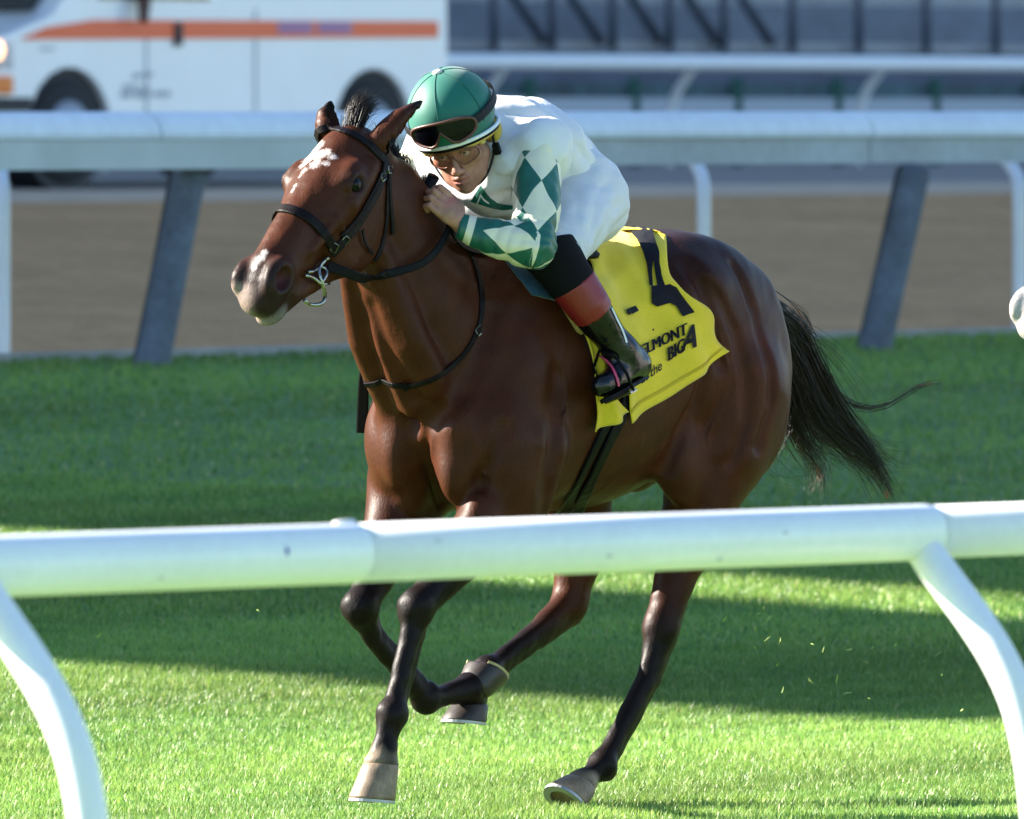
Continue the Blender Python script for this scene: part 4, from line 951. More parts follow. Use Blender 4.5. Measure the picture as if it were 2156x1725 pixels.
for az in (0, 60, 120, 180, 240, 300):
    pts = [jh(.1175*math.sin(R(az))*math.sin(e_), -.008+.139*math.cos(R(az))*math.sin(e_), .004+.1195*math.cos(e_)) for e_ in np.linspace(.05, 1.72, 24)]
    MB().tube(pts, .0009, 5).build('seam', mat('seam_thread', (.003, .085, .06), .7) if az == 0 else bpy.data.materials['seam_thread'], helmet, smooth=True)
bt_ = jh(0, -.008, .1225); MB().tube([bt_-upv*.003, bt_+upv*.003, bt_+upv*.006], [.014, .014, .008], 16).build('button', mat('helmet_button', (.6, .58, .5), .5), helmet, smooth=True)
# dark goggles pushed up on the helmet
M_LENS = mat('dark_lens', (.002, .002, .004), .16, spec=.2); M_FRM = mat('brown_frame', (.085, .028, .018), .45); M_STR = mat('black_strap', (.004, .004, .005), .6, spec=.25)
def gog_outline(w, h, n=40):
    o = []
    for k in range(n):
        t = 6.28318*k/n; x = w*math.copysign(abs(math.cos(t))**.75, math.cos(t)); z = h*math.copysign(abs(math.sin(t))**.8, math.sin(t))
        if z < 0: z += .62*h*math.exp(-(x/(.20*w))**2)*(abs(z)/h)*2.0
        o.append((x, z))
    return o
def goggle(cz, w, h, surf, lens_m, frame_m, name, fr=.0045, tilt=0):
    ol = gog_outline(w, h); g = empty(name); g.parent = person
    mid_ = []; V = []; F_ = []
    def P_(x, z): return surf(x, z+cz)
    rings_ = [1.0, .8, .55, .3, .1]
    for r_ in rings_:
        for (x, z) in ol: V.append(P_(x*r_, z*r_+(1-r_)*.006))
    n = len(ol)
    for j in range(len(rings_)-1):
        for k in range(n): F_.append((j*n+k, j*n+(k+1) % n, (j+1)*n+(k+1) % n, (j+1)*n+k))
    F_.append(tuple((len(rings_)-1)*n+k for k in range(n)))
    mesh_obj('lens', V, F_, lens_m, g)
    MB().tube([P_(x, z) for x, z in ol+ol[:1]], fr, 8, cap=False, up=fw).build('frame', frame_m, g, smooth=True)
    return g
def s_helm(x, z):
    k = 1-(x/.128)**2-((z-.004)/.131)**2; return jh(x*.985, -.008+.152*math.sqrt(max(k, .02)), z)
g1 = goggle(.002, .090, .034, s_helm, M_LENS, M_FRM, 'goggles'); g1['label'] = 'dark tinted goggles with brown frame pushed up on the helmet'
C_ = [jh(.1245*math.sin(t), -.008+.146*math.cos(t), .004+.010*(1-math.cos(t))) for t in np.linspace(.62, 6.28318-.62, 40)]
band(C_, [unit(p-jh(0, -.008, 0)) for p in C_], .024, .003).build('goggle_strap', M_STR, g1)
# clear goggles over the eyes
M_CLR = bpy.data.materials.new('clear_lens'); M_CLR.use_nodes = True; n_ = M_CLR.node_tree; b_ = n_.nodes['Principled BSDF']; b_.inputs['Roughness'].default_value = .05; b_.inputs['Base Color'].default_value = (.5, .3, .22, 1)
tr = n_.nodes.new('ShaderNodeBsdfTransparent'); tr.inputs[0].default_value = (.86, .72, .66, 1); mxs = n_.nodes.new('ShaderNodeMixShader'); mxs.inputs[0].default_value = .12
n_.links.new(tr.outputs[0], mxs.inputs[1]); n_.links.new(b_.outputs[0], mxs.inputs[2]); n_.links.new(mxs.outputs[0], n_.nodes['Material Output'].inputs[0])
def s_face(x, z):
    k = 1-(x/.085)**2; return jh(x, .045+.068*math.sqrt(max(k, .04))+.004*(z+.08)/.03, z)
g2 = goggle(-.082, .068, .024, s_face, M_CLR, mat('amber_frame', (.14, .05, .03), .3), 'goggles', fr=.0026); g2['label'] = 'clear riding goggles worn over the eyes'
sphere('goggle_vent', jh(.074, .052, -.072), (.010, .010, .010), mat('gold_disc', (.55, .45, .16), .5), g2, n=12)
# chin harness with yellow ear padding
P_ = [jh(.100, -.005, -.055), jh(.092, .0, -.085), jh(.078, .018, -.135), jh(.045, .050, -.178), jh(0, .062, -.190), jh(-.045, .05, -.178), jh(-.078, .018, -.135), jh(-.1, -.005, -.055)]
C_ = cr(P_, 40); har = band(C_, [unit(p-jh(0, -.01, -.09)) for p in C_], .013, .003).build('chin_strap', M_STR, helmet)
for s_ in (1, -1):
    sphere('ear_pad', jh(.092*s_, -.022, -.078), (.017, .026, .032), bpy.data.materials['yellow_padding'], helmet, n=14)
MB().box(jh(.094, .012, -.118), (.018, .020, .030), JB).build('strap_clip', M_BLACKL, helmet, bevel=.003)
# chest emblem
c2 = lambda L_: [(1220/1.3914+x*500/2156/1.3914, 500/1.3914+y*400/1725/1.3914) for x, y in L_]
M_GRN = cloth_mat('green_print', GREEN, .5)
decal('emblem', [c2([(690, 385), (820, 185), (930, 340), (1020, 405), (1250, 440), (1240, 480), (1100, 495), (960, 470), (760, 410)])], BVS, M_GRN, shirt, off=.003)
decal('emblem', [c2([(760, 405), (815, 290), (850, 340), (920, 400), (905, 408), (850, 372), (816, 318), (778, 412)])], BVS, M_WHITE, shirt, off=.005)
# ================================================================ GROUND
def profile_sheet(name, qs, material, lift=0.0, p0=-500, p1=500, npz=2):
    V = []; Fc = []; n = len(qs)
    dirp = np.array([math.sin(HEAD), math.cos(HEAD)]); dirq = np.array([-math.cos(HEAD), math.sin(HEAD)])
    for p in np.linspace(p0, p1, npz):
        for q in qs:
            xy = dirp*p+dirq*q; V.append((xy[0], xy[1], float(zground(q))+lift))
    for j in range(npz-1):
        for i in range(n-1): Fc.append((j*n+i, (j+1)*n+i, (j+1)*n+i+1, j*n+i+1))
    o = mesh_obj(name, V, Fc, material, smooth=False); o['kind'] = 'structure'; return o
M_TURF = mat('turf_soil', (.115, .215, .05), .9, noise=[(.9, .25), (9, .3), (60, .35)], bump=(40, .6, .03))
M_DIRT = mat('track_dirt', (.60, .34, .165), .95, spec=.03, noise=[(.6, .10, (1, 1, 1)), (5, .16), (38, .25)], bump=(22, .8, .05))
M_PALE = mat('compacted_dirt', (.62, .47, .34), .95, spec=.05, noise=[(3, .12), (30, .15)], bump=(22, .5, .02))
M_ASPH = mat('apron_asphalt', (.24, .21, .19), .9, noise=[(2, .15), (40, .2)])
qa = qof(*ground_at(1078, 732)[:2]); qb = qof(*ground_at(1078, 416)[:2]); qc = qof(*ground_at(1078, 392)[:2])
profile_sheet('turf', [-400, -50, 0, 10, 20.5, 24, 28, 31, qa], M_TURF)
profile_sheet('dirt_track', [qa, 34, 38, 42, 46, qb], M_DIRT)
profile_sheet('dirt_track_edge', [qb, qc], M_PALE)
profile_sheet('outer_dirt', [qc, qc+5], M_DIRT) if False else None
profile_sheet('apron', [qc, 54, 60, 100, 600], M_ASPH)
# pale drain kerb between turf and dirt
def course_line(q, a0, a1, n=2):
    dirp = np.array([math.sin(HEAD), math.cos(HEAD)]); dirq = np.array([-math.cos(HEAD), math.sin(HEAD)])
    return [np.array([*(dirp*p+dirq*q), float(zground(q))]) for p in np.linspace(a0, a1, n)]
def pof(w): return math.sin(HEAD)*w[0]+math.cos(HEAD)*w[1]
pa, pb = pof(ground_at(-700, 770))-60, pof(ground_at(2900, 690))+60
A, B = course_line(qa, pa, pb)
mb = MB(); prof = [(-.06, -.05), (-.06, .035), (.06, .035), (.06, -.05)]
def sweep(mb, A, B, prof, side=L2):                               # prof: (towards the camera side, up)
    V = [p+side*u+np.array([0, 0, v]) for p in (A, B) for u, v in prof]; n = len(prof)
    Fs = [(k, (k+1) % n, n+(k+1) % n, n+k) for k in range(n)]+[tuple(range(n)), tuple(n+k for k in reversed(range(n)))]
    return mb.add(V, Fs)
o = sweep(MB(), A, B, prof).build('kerb', mat('pale_kerb', (.33, .31, .29), .9, noise=[(4, .2)])); o['kind'] = 'structure'
# ---------------- grass blades (uncountable: one object)
def grass(n_try, y0, y1, margin, hgt, wid, seed, dens=None):
    r = np.random.default_rng(seed); y = r.uniform(y0, y1, n_try); half = y*PW/2/FPX+margin; x = r.uniform(-1, 1, n_try)*(y1*PW/2/FPX+margin)
    k = (np.abs(x) < half) & ((np.abs(x) < half-margin+.6) | (r.random(n_try) < .5)); x, y = x[k], y[k]; q = -math.cos(HEAD)*x+math.sin(HEAD)*y; k = q < qa-.05; x, y, q = x[k], y[k], q[k]; n = len(x)
    tuft = vnoise(x, y, 0*x, 3.5, seed+1)*.5+vnoise(x, y, 0*x, 14, seed+2)*.5
    z = zground(q); h = hgt*r.uniform(.55, 1.25, n)*(1+.28*np.clip(tuft, -1.5, 1.5)); th = r.uniform(0, 6.283, n); ln = r.uniform(.1, 1.0, n)*h
    dx, dy = np.cos(th), np.sin(th); ph = th+r.uniform(.9, 2.2, n); wx, wy = np.cos(ph)*wid, np.sin(ph)*wid
    w = r.uniform(.7, 1.3, n); wx *= w; wy *= w
    V = np.empty((n, 5, 3), np.float32)
    V[:, 0] = np.stack([x-wx, y-wy, z-.004], 1); V[:, 1] = np.stack([x+wx, y+wy, z-.004], 1)
    V[:, 2] = np.stack([x-wx*.8+dx*ln*.35, y-wy*.8+dy*ln*.35, z+h*.6], 1); V[:, 3] = np.stack([x+wx*.8+dx*ln*.35, y+wy*.8+dy*ln*.35, z+h*.6], 1)
    V[:, 4] = np.stack([x+dx*ln, y+dy*ln, z+h], 1)
    b = (np.arange(n)*5)[:, None]; T = np.concatenate([b+[0, 1, 3], b+[0, 3, 2], b+[2, 3, 4]])
    c1 = np.array([.155, .310, .07]); c2 = np.array([.28, .40, .08]); c3_ = np.array([.48, .48, .20]); c0 = np.array([.07, .17, .035])
    t = np.clip(.5+.28*tuft+.25*r.normal(size=n), 0, 1)[:, None]; C = c1*(1-t)+c2*t
    C = C*(1+.16*vnoise(x*.15, q, 0*x, 3.2, 91)+.10*vnoise(x*.25, q, 0*x, 9, 92))[:, None]
    d = (r.random(n) < .05)[:, None]; C = np.where(d, c3_, C); d = (r.random(n) < .12)[:, None]; C = np.where(d, c0, C)
    return V.reshape(-1, 3), T, np.repeat(C, 5, 0)
parts = [grass(1150000, 27.6, 36.5, 3.2, .029, .0014, 1), grass(330000, 36.5, 43, 3.4, .026, .0024, 2), grass(210000, 43, 64, 3.6, .026, .0040, 3)]
V_ = []; T_ = []; C_ = []; n0 = 0
for v, t, c in parts: V_.append(v); T_.append(t+n0); C_.append(c); n0 += len(v)
go = mesh_obj('grass', np.concatenate(V_), np.concatenate(T_), None, smooth=False); set_col(go, np.concatenate(C_))
tag(go, 'short green turf grass of the racecourse', 'grass', kind='stuff')
mg = bpy.data.materials.new('grass_blade'); mg.use_nodes = True; n_ = mg.node_tree; b_ = n_.nodes['Principled BSDF']; b_.inputs['Roughness'].default_value = .42; b_.inputs['Specular IOR Level'].default_value = .45
a_ = n_.nodes.new('ShaderNodeAttribute'); a_.attribute_name = 'col'; n_.links.new(a_.outputs['Color'], b_.inputs['Base Color'])
tl = n_.nodes.new('ShaderNodeBsdfTranslucent'); n_.links.new(a_.outputs['Color'], tl.inputs[0]); mx = n_.nodes.new('ShaderNodeMixShader'); mx.inputs[0].default_value = .42
n_.links.new(b_.outputs[0], mx.inputs[1]); n_.links.new(tl.outputs[0], mx.inputs[2]); n_.links.new(mx.outputs[0], n_.nodes['Material Output'].inputs[0]); go.data.materials.append(mg)
# kicked-up clippings
r_ = np.random.default_rng(9); mb = MB()
for i in range(46):
    px, py = r_.uniform(1500, 2130), r_.uniform(1260, 1500); d = r_.uniform(29, 31.5)
    if i > 32: px, py = r_.uniform(100, 1900), r_.uniform(1260, 1520)
    c = at(px, py, d); a = unit(r_.normal(size=3))*r_.uniform(.004, .016); b = unit(r_.normal(size=3))*.0016
    mb.add([c-a-b, c-a+b, c+b*1.1, c-b*1.1, c+a+unit(r_.normal(size=3))*.003], [(0, 1, 2, 3), (3, 2, 4)])
o = mb.build('flying_grass', mat('clipping', (.32, .42, .10), .6)); tag(o, 'bits of grass thrown up behind the galloping horse', 'grass', kind='stuff')

# ================================================================ NEAR RAIL
M_RAILW = mat('white_rail_paint', (.80, .80, .80), .32, spec=.5, noise=[(5, .03), (45, .03)])
M_RAILG = mat('grey_seam', (.25, .25, .27), .6)
ZR = 1.06
def on_level(px, py, z): r = ray(px, py); t = (z-CAMZ)/r[2]; return CAM+r*t
RA = on_level(0, 1192, ZR); RB = on_level(2156, 1113, ZR); rd = unit(RB-RA); RS = unit(np.cross(rd, (0, 0, 1)))    # RS points to the camera side
if RS[1] > 0: RS = -RS
def rail_x(px):                                                   # point of the rail axis seen above a pixel column
    lo, hi = -6.0, 8.0
    for _ in range(50):
        m_ = (lo+hi)/2; w = RA+rd*m_-CAM; x = PW/2+FPX*np.dot(w, RGT)/np.dot(w, FWD)
        if x < px: lo = m_
        else: hi = m_
    return RA+rd*lo
nrail = empty('running_rail', tuple(RA*.5+RB*.5-np.array([0, 0, ZR]))); tag(nrail, 'white tubular rail on curved posts in front of the horse legs', 'rail')
nrail_inv = Matrix.Translation(-nrail.location)
def local(mb, root):                                              # shapes are given in world space, stored relative to their thing
    l0 = np.array(root.location); mb.v = [tuple(np.array(v)-l0) for v in mb.v]; return mb
J1, J2 = rail_x(752), rail_x(1958)
spans = [(J1-rd*2.9, J1, .0560), (J1+rd*.004, J2, .0545), (J2+rd*.004, J2+rd*2.9, .0515)]
for a, b, r0 in spans:
    local(MB().tube([a, a*.5+b*.5, b-rd*.02, b], [r0, r0, r0, r0-.002], 40), nrail).build('rail_pipe', M_RAILW, nrail, smooth=True)
for j in (J1, J2): local(MB().tube([j-rd*.02, j+rd*.02], .0500, 24), nrail).build('joint_sleeve', M_RAILG, nrail, smooth=True)
for j in (J1,): local(MB().tube([j-rd*.055+np.array([0, 0, .0535]), j-rd*.01+np.array([0, 0, .0545])], [.007, .009], 10), nrail).build('rivet', M_RAILW, nrail, smooth=True)
mk_ = rail_x(562)+RS*.0535+np.array([0, 0, .010]); o_ = sphere('paint_mark', mk_-np.array(nrail.location), (.006, .004, .009), mat('blue_mark', (.08, .10, .35), .6), nrail, n=10)
for px_, dz in ((1240, -.02), (1610, .012), (300, -.03), (1480, -.035), (880, .02)):
    c_ = rail_x(px_)+RS*math.sqrt(.0545**2-dz*dz)+np.array([0, 0, dz]); sphere('scuff', c_-np.array(nrail.location), (.010, .0016, .0022), mat('grey_scuff', (.42, .42, .43), .7) if px_ == 1240 else bpy.data.materials['grey_scuff'], nrail, n=10)
def gooseneck(base, side, zg, root, r=.034, name='post', top=0.0, reach=.32, M=M_RAILW):
    pts = [(0, -.015), (.063, -.085), (.135, -.16), (.197, -.235), (.247, -.32), (.278, -.42), (.296, -.54), (.305, -.68), (.305, -1.4)]
    P = cr([base+side*(a*reach/.305)+np.array([0, 0, b+top]) for a, b in pts], 40); P = [p for p in P if p[2] > zg-.08]
    return local(MB().tube(P, r, 20, up=np.cross(side, (0, 0, 1))), root).build(name, M, root, smooth=True)
for px in (-56, 1932):
    p = rail_x(px); gooseneck(p, RS, float(zground(qof(p[0], p[1]))), nrail, r=.036, reach=.34)

# ================================================================ FAR RAIL (cover over braced posts)
M_COVER = mat('white_cover', (.74, .76, .78), .45, noise=[(1.2, .05), (12, .05)]); M_BOARD = mat('shaded_board', (.40, .42, .42), .6, noise=[(1.5, .12), (14, .08)])  # skirt board's darker grey carries the shade below the white cover
M_PAD = mat('grey_post_padding', (.10, .115, .14), .7, noise=[(5, .3), (30, .2)], bump=(16, .4, .02)); M_PADD = mat('post_channel_shade', (.02, .022, .028), .7)
qr = qof(*ground_at(1078, 752)[:2])
A, B = course_line(qr, pa, pb); zt = 1.868-zground(qr)
frail = empty('track_rail', tuple(A*.5+B*.5)); tag(frail, 'wide white covered rail with grey braces between the grass and the dirt track', 'rail')
secs = [pof(ground_at(x, 752)) for x in (-3060, -2040, -1030, -20, 1000, 2060, 3100, 4100)]
cap = [(.035, zt-.125), (.040, zt-.100), (.025, zt-.055), (-.01, zt-.018), (-.06, zt), (-.13, zt), (-.16, zt-.03), (-.16, zt-.125)]
brd = [(.012, zt-.255), (.012, zt-.127), (-.12, zt-.127), (-.12, zt-.255)]
for i in range(7):
    a, b = course_line(qr, secs[i], secs[i+1]-.012)
    local(sweep(MB(), a, b, cap), frail).build('rail_cover', M_COVER, frail); local(sweep(MB(), a, b, brd), frail).build('skirt_board', M_BOARD, frail)
a, b = course_line(qr, pof(ground_at(-900, 752)), pof(ground_at(462, 752))); local(sweep(MB(), a, b, [(.030, zt-.262), (.030, zt-.130), (.0125, zt-.130), (.0125, zt-.262)]), frail).build('skirt_board', mat('pale_board', (.50, .53, .50), .6, noise=[(2, .12)]), frail)
for (tx, bx, by) in ((402, 320, 768), (1928, 1842, 735), (-1120, -1200, 803)):
    bw = ground_at(bx, by); d = np.dot(bw-CAM, FWD); tw = at(tx, 352, d+.15); u_ = unit(tw-bw)
    P = [bw-u_*.1, bw, bw*.93+tw*.07, bw*.5+tw*.5, bw*.05+tw*.95, tw]; br_ = local(MB().tube(P, [.085, .088, .082, .080, .078, .072], 18), frail).build('brace_post', M_PAD, frail, smooth=True)
    sdv = np.array([-.070, .01, 0]); local(MB().tube([p+sdv for p in P[1:]], [.026, .022, .020, .024, .018], 8), frail).build('channel_shade', M_PADD, br_, smooth=True)  # dark strip stands in for the shade in the post's channel
for (bx, by, tx) in ((6, 752, -14), (1482, 716, 1452), (2146, 700, 2112), (-760, 768, -784), (-1500, 786, -1524), (2900, 682, 2868)):
    bw = ground_at(bx, by); d = np.dot(bw-CAM, FWD); tw = at(tx, 332, d+.25)
    P = cr([tw, at(tx+12, 345, d+.2), at(bx-4, 375, d+.08), at(bx, 420, d), bw*.5+at(bx, 420, d)*.5, bw, bw-np.array([0, 0, .1])], 24)
    local(MB().tube(P, .034, 12, up=(0, 1, 0)), frail).build('post', M_RAILW, frail, smooth=True)

# ================================================================ OUTER RAIL, WALL AND STAND BEHIND THE DIRT
qo = qof(*at(1078, 300, 95)[:2]); A, B = course_line(qo, pof(at(-900, 300, 95))-30, pof(at(3000, 300, 95))+30)
orail = empty('outer_rail', tuple(A*.5+B*.5)); tag(orail, 'thin white rail with curved posts on the far side of the dirt track', 'rail')
hz = CAMZ+(HORIZ-131)*95/FPX-zground(qo)
local(MB().tube([A+np.array([0, 0, hz]), B+np.array([0, 0, hz])], .068, 16), orail).build('rail_pipe', M_RAILW, orail, smooth=True)
for k in range(-7, 8):
    px = 1068+k*397
    lo, hi = -400.0, 400.0
    for _ in range(60):
        m_ = (lo+hi)/2; w = A+(B-A)*((m_+400)/800)-CAM
        if PW/2+FPX*w[0]/np.dot(w, FWD) < px: lo = m_
        else: hi = m_
    p = A+(B-A)*((lo+400)/800)+np.array([0, 0, hz]); gooseneck(p, -L2, p[2]-hz, orail, r=.040, reach=.30)
qw = qo+2.2; A, B = course_line(qw, pof(A)-10, pof(B)+10)
wall = empty('trackside_fence', tuple(A*.5+B*.5)); tag(wall, 'dark green panel fence with pale base board behind the outer rail', 'fence')
zw = CAMZ+(HORIZ-150)*98/FPX-zground(qw)+.25; zb = CAMZ+(HORIZ-206)*98/FPX-zground(qw)
M_PANEL = mat('teal_panel', (.045, .085, .095), .7, noise=[(.8, .4), (6, .3)]); Lw = np.linalg.norm(B-A); npan = 60
i0 = int(np.linalg.norm(course_line(qw, pof(at(-100, 300, 98)), 0)[0]-A)/Lw*npan)-2
for i in range(max(0, i0-8), min(npan, i0+18)):
    a = A+(B-A)*(i/npan); b = A+(B-A)*((i+.97)/npan)
    local(sweep(MB(), a, b, [(0, zb), (0, zw-.35), (-.05, zw-.35), (-.05, zb)]), wall).build('panel', M_PANEL, wall)
    local(sweep(MB(), a, b, [(.05, zb-.16), (.05, zb), (-.08, zb), (-.08, zb-.16)]), wall).build('base_board', mat('pale_base', (.42, .45, .50), .7) if i == max(0, i0-8) else bpy.data.materials['pale_base'], wall)
    local(MB().box(a+np.array([0, 0, (zw-.30)/2])+L2*.03, (.10, .10, zw-.30)), wall).build('fence_post', bpy.data.materials.get('green_post') or mat('green_post', (.02, .10, .075), .6), wall)
# stand with stepped terraces
qs = qof(*at(1500, 100, 128)[:2]); Pa, Pb = pof(at(600, 100, 128)), pof(at(2700, 100, 128))+30
A, B = course_line(qs, Pa-20, Pb)
stand = empty('terrace_stand', tuple(A*.5+B*.5)); tag(stand, 'grey stepped concrete terrace with dark handrails at the top right', 'grandstand')
z0 = CAMZ+(HORIZ-108)*128/FPX-zground(qs); M_CON = mat('blue_grey_concrete', (.16, .175, .21), .85, noise=[(1.5, .15), (12, .12)]); M_CON2 = mat('pale_concrete', (.34, .34, .34), .85, noise=[(1.5, .15)])
local(sweep(MB(), A, B, [(0, -.3), (0, z0), (-.4, z0), (-.4, -.3)]), stand).build('front_wall', mat('dark_wall', (.075, .09, .13), .8, noise=[(1, .2)]), stand)
for i in range(14):
    zz = z0+.10+.24*i; local(sweep(MB(), A, B, [(-.4-.75*i, -.3), (-.4-.75*i, zz), (-1.2-.75*i, zz), (-1.2-.75*i, -.3)]), stand).build('step', M_CON if i % 3 else M_CON2, stand)
M_RAILD = mat('dark_blue_handrail', (.045, .055, .085), .5)
def pt_on(px, q):
    lo, hi = Pa-40, Pb+40
    for _ in range(60):
        m_ = (lo+hi)/2; w = course_line(q, m_, m_+1)[0]-CAM
        if PW/2+FPX*w[0]/np.dot(w, FWD) < px: lo = m_
        else: hi = m_
    return course_line(q, lo, lo+1)[0]
for i, px in enumerate((1040, 1162, 1290, 1410, 1524, 1668, 1808, 1950, 2097)):
    b = pt_on(px, qs+.25); hr = empty('handrail', tuple(b)); nm = ['leftmost', 'second', 'third', 'fourth', 'fifth', 'sixth', 'seventh', 'eighth', 'ninth', 'tenth'][i]
    tag(hr, f'dark blue handrail on the grey terrace, {nm} from the van', 'handrail', 'handrails on the terrace')
    top = b+np.array([0, 0, z0+.95]); local(MB().tube([b+np.array([0, 0, z0-.05]), top], .05, 10), hr).build('upright', M_RAILD, hr, smooth=True)
    if px < 1560:
        e = top-L2*0+F2*(-.9)+np.array([0, 0, -.85]); local(MB().tube([top, e+F2*0], .065, 10), hr).build('rail_bar', M_RAILD, hr, smooth=True)
        local(MB().tube([top+np.array([0, 0, -.02]), top+F2*.55+np.array([0, 0, .02])], .05, 10), hr).build('rail_bar', M_RAILD, hr, smooth=True)
    else:
        local(MB().tube([top, top-L2*3+np.array([0, 0, 1.0])], .05, 10), hr).build('rail_bar', M_RAILD, hr, smooth=True)

# ================================================================ WHITE VAN
VO = frame(262, 82.6); VO[2] = float(zground(qof(VO[0], VO[1]))); 
def vp(px, py, l=1.0): return hp(px, py, l, VO)
vz = vp(150, 392, .95)[2]; VO[2] += vz; VM = mat_of(VO)
van = empty('van', M=VM); tag(van, 'white ambulance van with orange side stripe driving on the dirt track', 'van')
M_VAN = mat('white_van_paint', (.88, .88, .88), .28, coat=.3, noise=[(2, .03)]); M_ORG = mat('orange_stripe', (.95, .155, .05), .4); M_GLS = mat('dark_van_glass', (.012, .018, .03), .08, spec=.7)
M_TYR = mat('tyre_rubber', (.018, .018, .02), .8); M_RIM = mat('grey_wheel', (.35, .36, .38), .4, metal=.5); M_BLKP = mat('black_plastic', (.02, .02, .024), .6); M_PUR = mat('purple_lettering', (.35, .20, .42), .5)
wf, wr = vp(152, 300)[0], vp(792, 300)[0]; rw = .46
def arch(cx, r=rw, n=12): return [(cx+r*math.cos(t), .40+r*math.sin(t)) for t in np.linspace(-.25, math.pi+.25, n)]
prof_ = [(2.72, .50), (2.74, .95), (2.66, 1.02), (1.92, 1.24), (1.10, 2.02), (.7, 2.10), (-2.50, 2.14), (-2.58, 2.0), (-2.60, .50)]
side = prof_+[(p[0], max(p[1], .34)) for p in arch(wr)[::-1]]+[(p[0], max(p[1], .34)) for p in arch(wf)[::-1]]
body = MB().prism([(a, .98, z) for a, z in side], (0, -1.96, 0)).build('body', M_VAN, van, bevel=.02)
def vside(mb_, poly, l=.985, th=.008): return mb_.prism([(a, l, z) for a, z in poly], (0, th, 0))
def rect(px0, py0, px1, py1): p, q = vp(px0, py0), vp(px1, py1); return [(p[0], p[2]), (q[0], p[2]), (q[0], q[2]), (p[0], q[2])]
def vz_(py): return vp(400, py)[2]
st = [(vp(48, 84)[0], vz_(84)), (vp(100, 62)[0], vz_(60)), (vp(200, 45)[0], vz_(44)), (vp(925, 40)[0], vz_(40)), (vp(925, 73)[0], vz_(75)), (vp(48, 84)[0], vz_(86))]
vside(MB(), st).build('stripe', M_ORG, van)
for (x0, x1) in ((585, 660), (670, 742)):
    vside(MB(), rect(x0, 45, x1, 72), .994, .003).build('stripe_panel', mat('pink_panel', (.62, .25, .30), .5), van)
    for x in np.arange(x0+5, x1-6, 11): vside(MB(), rect(x, 49, x+6, 68), .998, .003).build('letter', M_PUR, van)
wz = 1.36
win = [(1.42, wz), (1.02, 1.86), (.18, 1.86), (.18, wz)]
vside(MB(), win).build('window', M_GLS, van)
MB().prism([(1.93, -.80, 1.27), (1.93, .80, 1.27), (1.16, .74, 2.0), (1.16, -.74, 2.0)], (.012, 0, .012)).build('windscreen', M_GLS, van)
vside(MB(), rect(368, 48, 384, 97), .994, .012).build('door_handle', M_BLKP, van, bevel=.002)
for x in (310, 540): vside(MB(), rect(x, 20, x+3, 330), .985, .004).build('door_seam', mat('seam_grey', (.4, .42, .45), .6) if x == 310 else bpy.data.materials['seam_grey'], van)
for (x0, y0, x1, y1) in ((282, 155, 300, 166), (305, 152, 325, 162), (262, 178, 290, 188), (296, 180, 318, 186), (258, 192, 280, 206), (286, 190, 320, 206), (328, 192, 362, 204), (88, 100, 118, 106)):
    vside(MB(), rect(x0, y0, x1, y1), .985, .004).build('letter', bpy.data.materials.get('grey_lettering') or mat('grey_lettering', (.42, .44, .47), .6), van)
for sgn, l in ((1, .97), (-1, -.75)):
    for cx in (wf, wr):
        w_ = MB().tube([(cx, l-.20*(1 if sgn > 0 else 1), .40), (cx, l-.19, .40), (cx, l-.03, .40), (cx, l, .40)], [.30, .385, .385, .34], 28).build('wheel', M_TYR, van, smooth=True)
        MB().tube([(cx, l-.05, .40), (cx, l+.006, .40), (cx, l+.012, .40)], [.23, .225, .10], 24).build('rim', M_RIM, w_, smooth=True)
for cx in (wf, wr): MB().tube([(cx, .60, .40), (cx, .93, .40)], .45, 24).build('wheel_well', M_BLKP, van)
M_HL = mat('headlamp_glass', (.5, .45, .4), .2, emit=((1.0, .50, .22), .75)); M_TS = mat('orange_lamp', (.85, .20, .015), .3)
hl = vp(22, 118); MB().box((2.50, .80, hl[2]), (.34, .36, .24)).build('headlight_housing', M_BLKP, van, bevel=.02)
sphere('headlight', (2.52, .94, vz_(108)), (.09, .08, .085), M_HL, van); MB().box((2.50, .93, vz_(180)), (.24, .18, .13)).build('turn_signal', M_TS, van, bevel=.02)
MB().box((2.72, 0, vz_(222)), (.22, 2.0, .20)).build('bumper', M_BLKP, van, bevel=.03); MB().box((2.73, 0, vz_(152)), (.16, 1.9, .12)).build('grille_bar', mat('chrome', (.7, .7, .68), .15, metal=1), van, bevel=.02)
vside(MB(), [(2.70, vz_(206)), (2.70, vz_(236)), (wf+rw+.01, vz_(236)), (wf+rw-.03, vz_(206))], .982, .02).build('bumper_side', M_BLKP, van)
# the driver, one arm out of the window
df = Field((-.2, .45, .8), (1.3, 1.25, 2.1), .016)
df.ell((.45, .62, 1.72), (.11, .09, .13)); df.limb([(.42, .6, 1.0, .17), (.42, .62, 1.4, .18), (.44, .62, 1.55, .07)], k=.05)
ex, wz_ = vp(292, 20)[0], vz_(40)
df.limb([(.42, .80, 1.45, .08), (ex+.05, 1.03, 1.42, .06), (ex, 1.06, 1.40, .055)], k=.03); df.limb([(ex, 1.06, 1.41, .055), (ex+.05, 1.09, wz_, .04)], k=.02)
v_, q_ = df.mesh(1); drv = mesh_obj('person', v_, q_, mat('driver_arm', (.10, .04, .03), .6, noise=[(6, .2)]), None, VM); tag(drv, 'driver of the white van with an arm hanging out of its window', 'person')

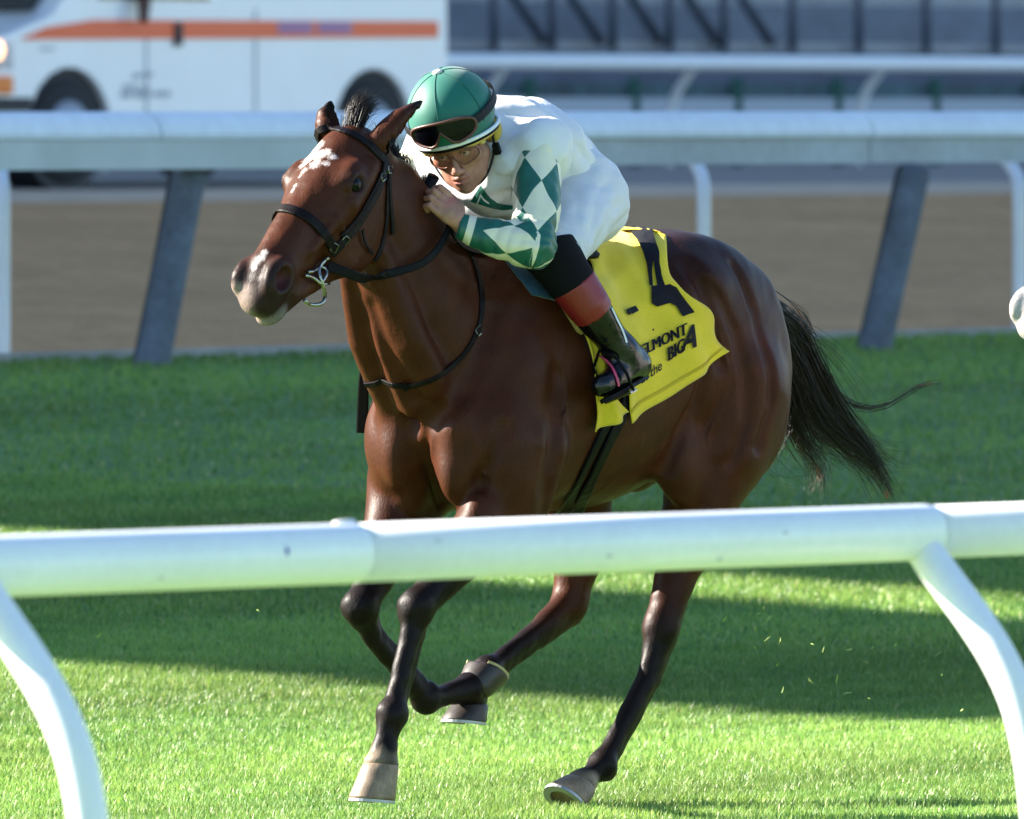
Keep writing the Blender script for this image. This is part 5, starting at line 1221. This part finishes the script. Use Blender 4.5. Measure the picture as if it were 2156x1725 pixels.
# ================================================================ SECOND HORSE (only the muzzle is in view)
h2M = Matrix.Translation((1.985, .25, 0)) @ HM @ Matrix.Scale(.945, 4)
horse2 = horse.copy(); horse2.data = horse.data.copy(); COL.objects.link(horse2); horse2.matrix_world = h2M
tag(horse2, 'white-faced horse with dark nostril just entering at the right edge of the picture', 'horse')
Tt = (HV-HP0)@HB; nzz = vnoise(HV[:, 0], HV[:, 1], HV[:, 2], 22, 77); C2 = np.tile(np.array([.42, .38, .36]), (len(HV), 1))
w = (sm(Tt[:, 1]+.014*nzz, -.02, .0)*sm(Tt[:, 0], .46, .52)*(HV[:, 0] > .9))[:, None]; C2 = C2*(1-w)+np.array([.02, .022, .03])*w
w = ((HV[:, 0] < .9)*.8*(np.abs(HV[:, 0]) < 3))[:, None]; C2 = C2*(1-w)+np.array([.30, .29, .29])*w
w = (np.clip(nzz*1.2-.1, 0, 1)*sm(Tt[:, 0], .40, .5)*.75*(HV[:, 0] > .9))[:, None]; C2 = C2*(1-w)+np.array([.05, .045, .05])*w
w = ((HV[:, 0] > .9)*np.exp(-((Tt-np.array([.545, -.07, -.06]))**2/np.array([.03, .04, .03])**2).sum(1)))[:, None]; C2 = C2*(1-w)+np.array([.05, .02, .02])*w
cc = np.zeros((len(HV), 4), np.float32); cc[:, :3] = C2*(1+.08*nzz[:, None]); horse2.data.attributes['col'].data.foreach_set('color', cc.ravel())
for ch in list(horse.children):
    c = ch.copy(); COL.objects.link(c); c.parent = horse2
    if 'label' in c: del c['label']
    for g_ in ch.children: d_ = g_.copy(); COL.objects.link(d_); d_.parent = c

# ================================================================ UNSEEN BUILDINGS ADDED TO SHADE THE COURSE
hs = np.array([-math.cos(SUN_AZ), math.sin(SUN_AZ)]); ws = np.array([math.sin(SUN_AZ), math.cos(SUN_AZ)])
def wof(px, py): g_ = ground_at(px, py); return np.dot(g_[:2], ws)
w1, w2, w3 = wof(1078, 1476), wof(1078, 1236), wof(1078, 1190)
M_BLD = mat('stand_wall', (.35, .34, .33), .8, noise=[(.3, .1)])
def block(name, t0, t1, wa, wb, h, label, cat):
    o = empty(name, (0, 0, 0)); c = hs*(t0+t1)/2+ws*(wa+wb)/2; o.location = (c[0], c[1], 0); Rm = np.array([[hs[0], ws[0], 0], [hs[1], ws[1], 0], [0, 0, 1]])
    nfl = 6
    for k in range(nfl): MB().box((0, 0, h*(k+.5)/nfl), (t1-t0, wb-wa, h/nfl-.15), Rm).build('storey', M_BLD, o); MB().box((0, 0, h*(k+1)/nfl-.075), (t1-t0-.4, wb-wa-.05, .152), Rm).build('floor_slab', M_CON2, o)
    tag(o, label, cat); return o
block('occluder', 48, 54, w1, w2, 40, 'unseen concrete block left of the course, added to shade a strip of grass', 'occluder')  # added occluder, its width set by the shaded strip of grass
block('grandstand', 48, 75, w3, w3+130, 46, 'long unseen concrete grandstand left of the course, added to shade the dirt track', 'grandstand')  # unseen, its near end set where the background shade begins
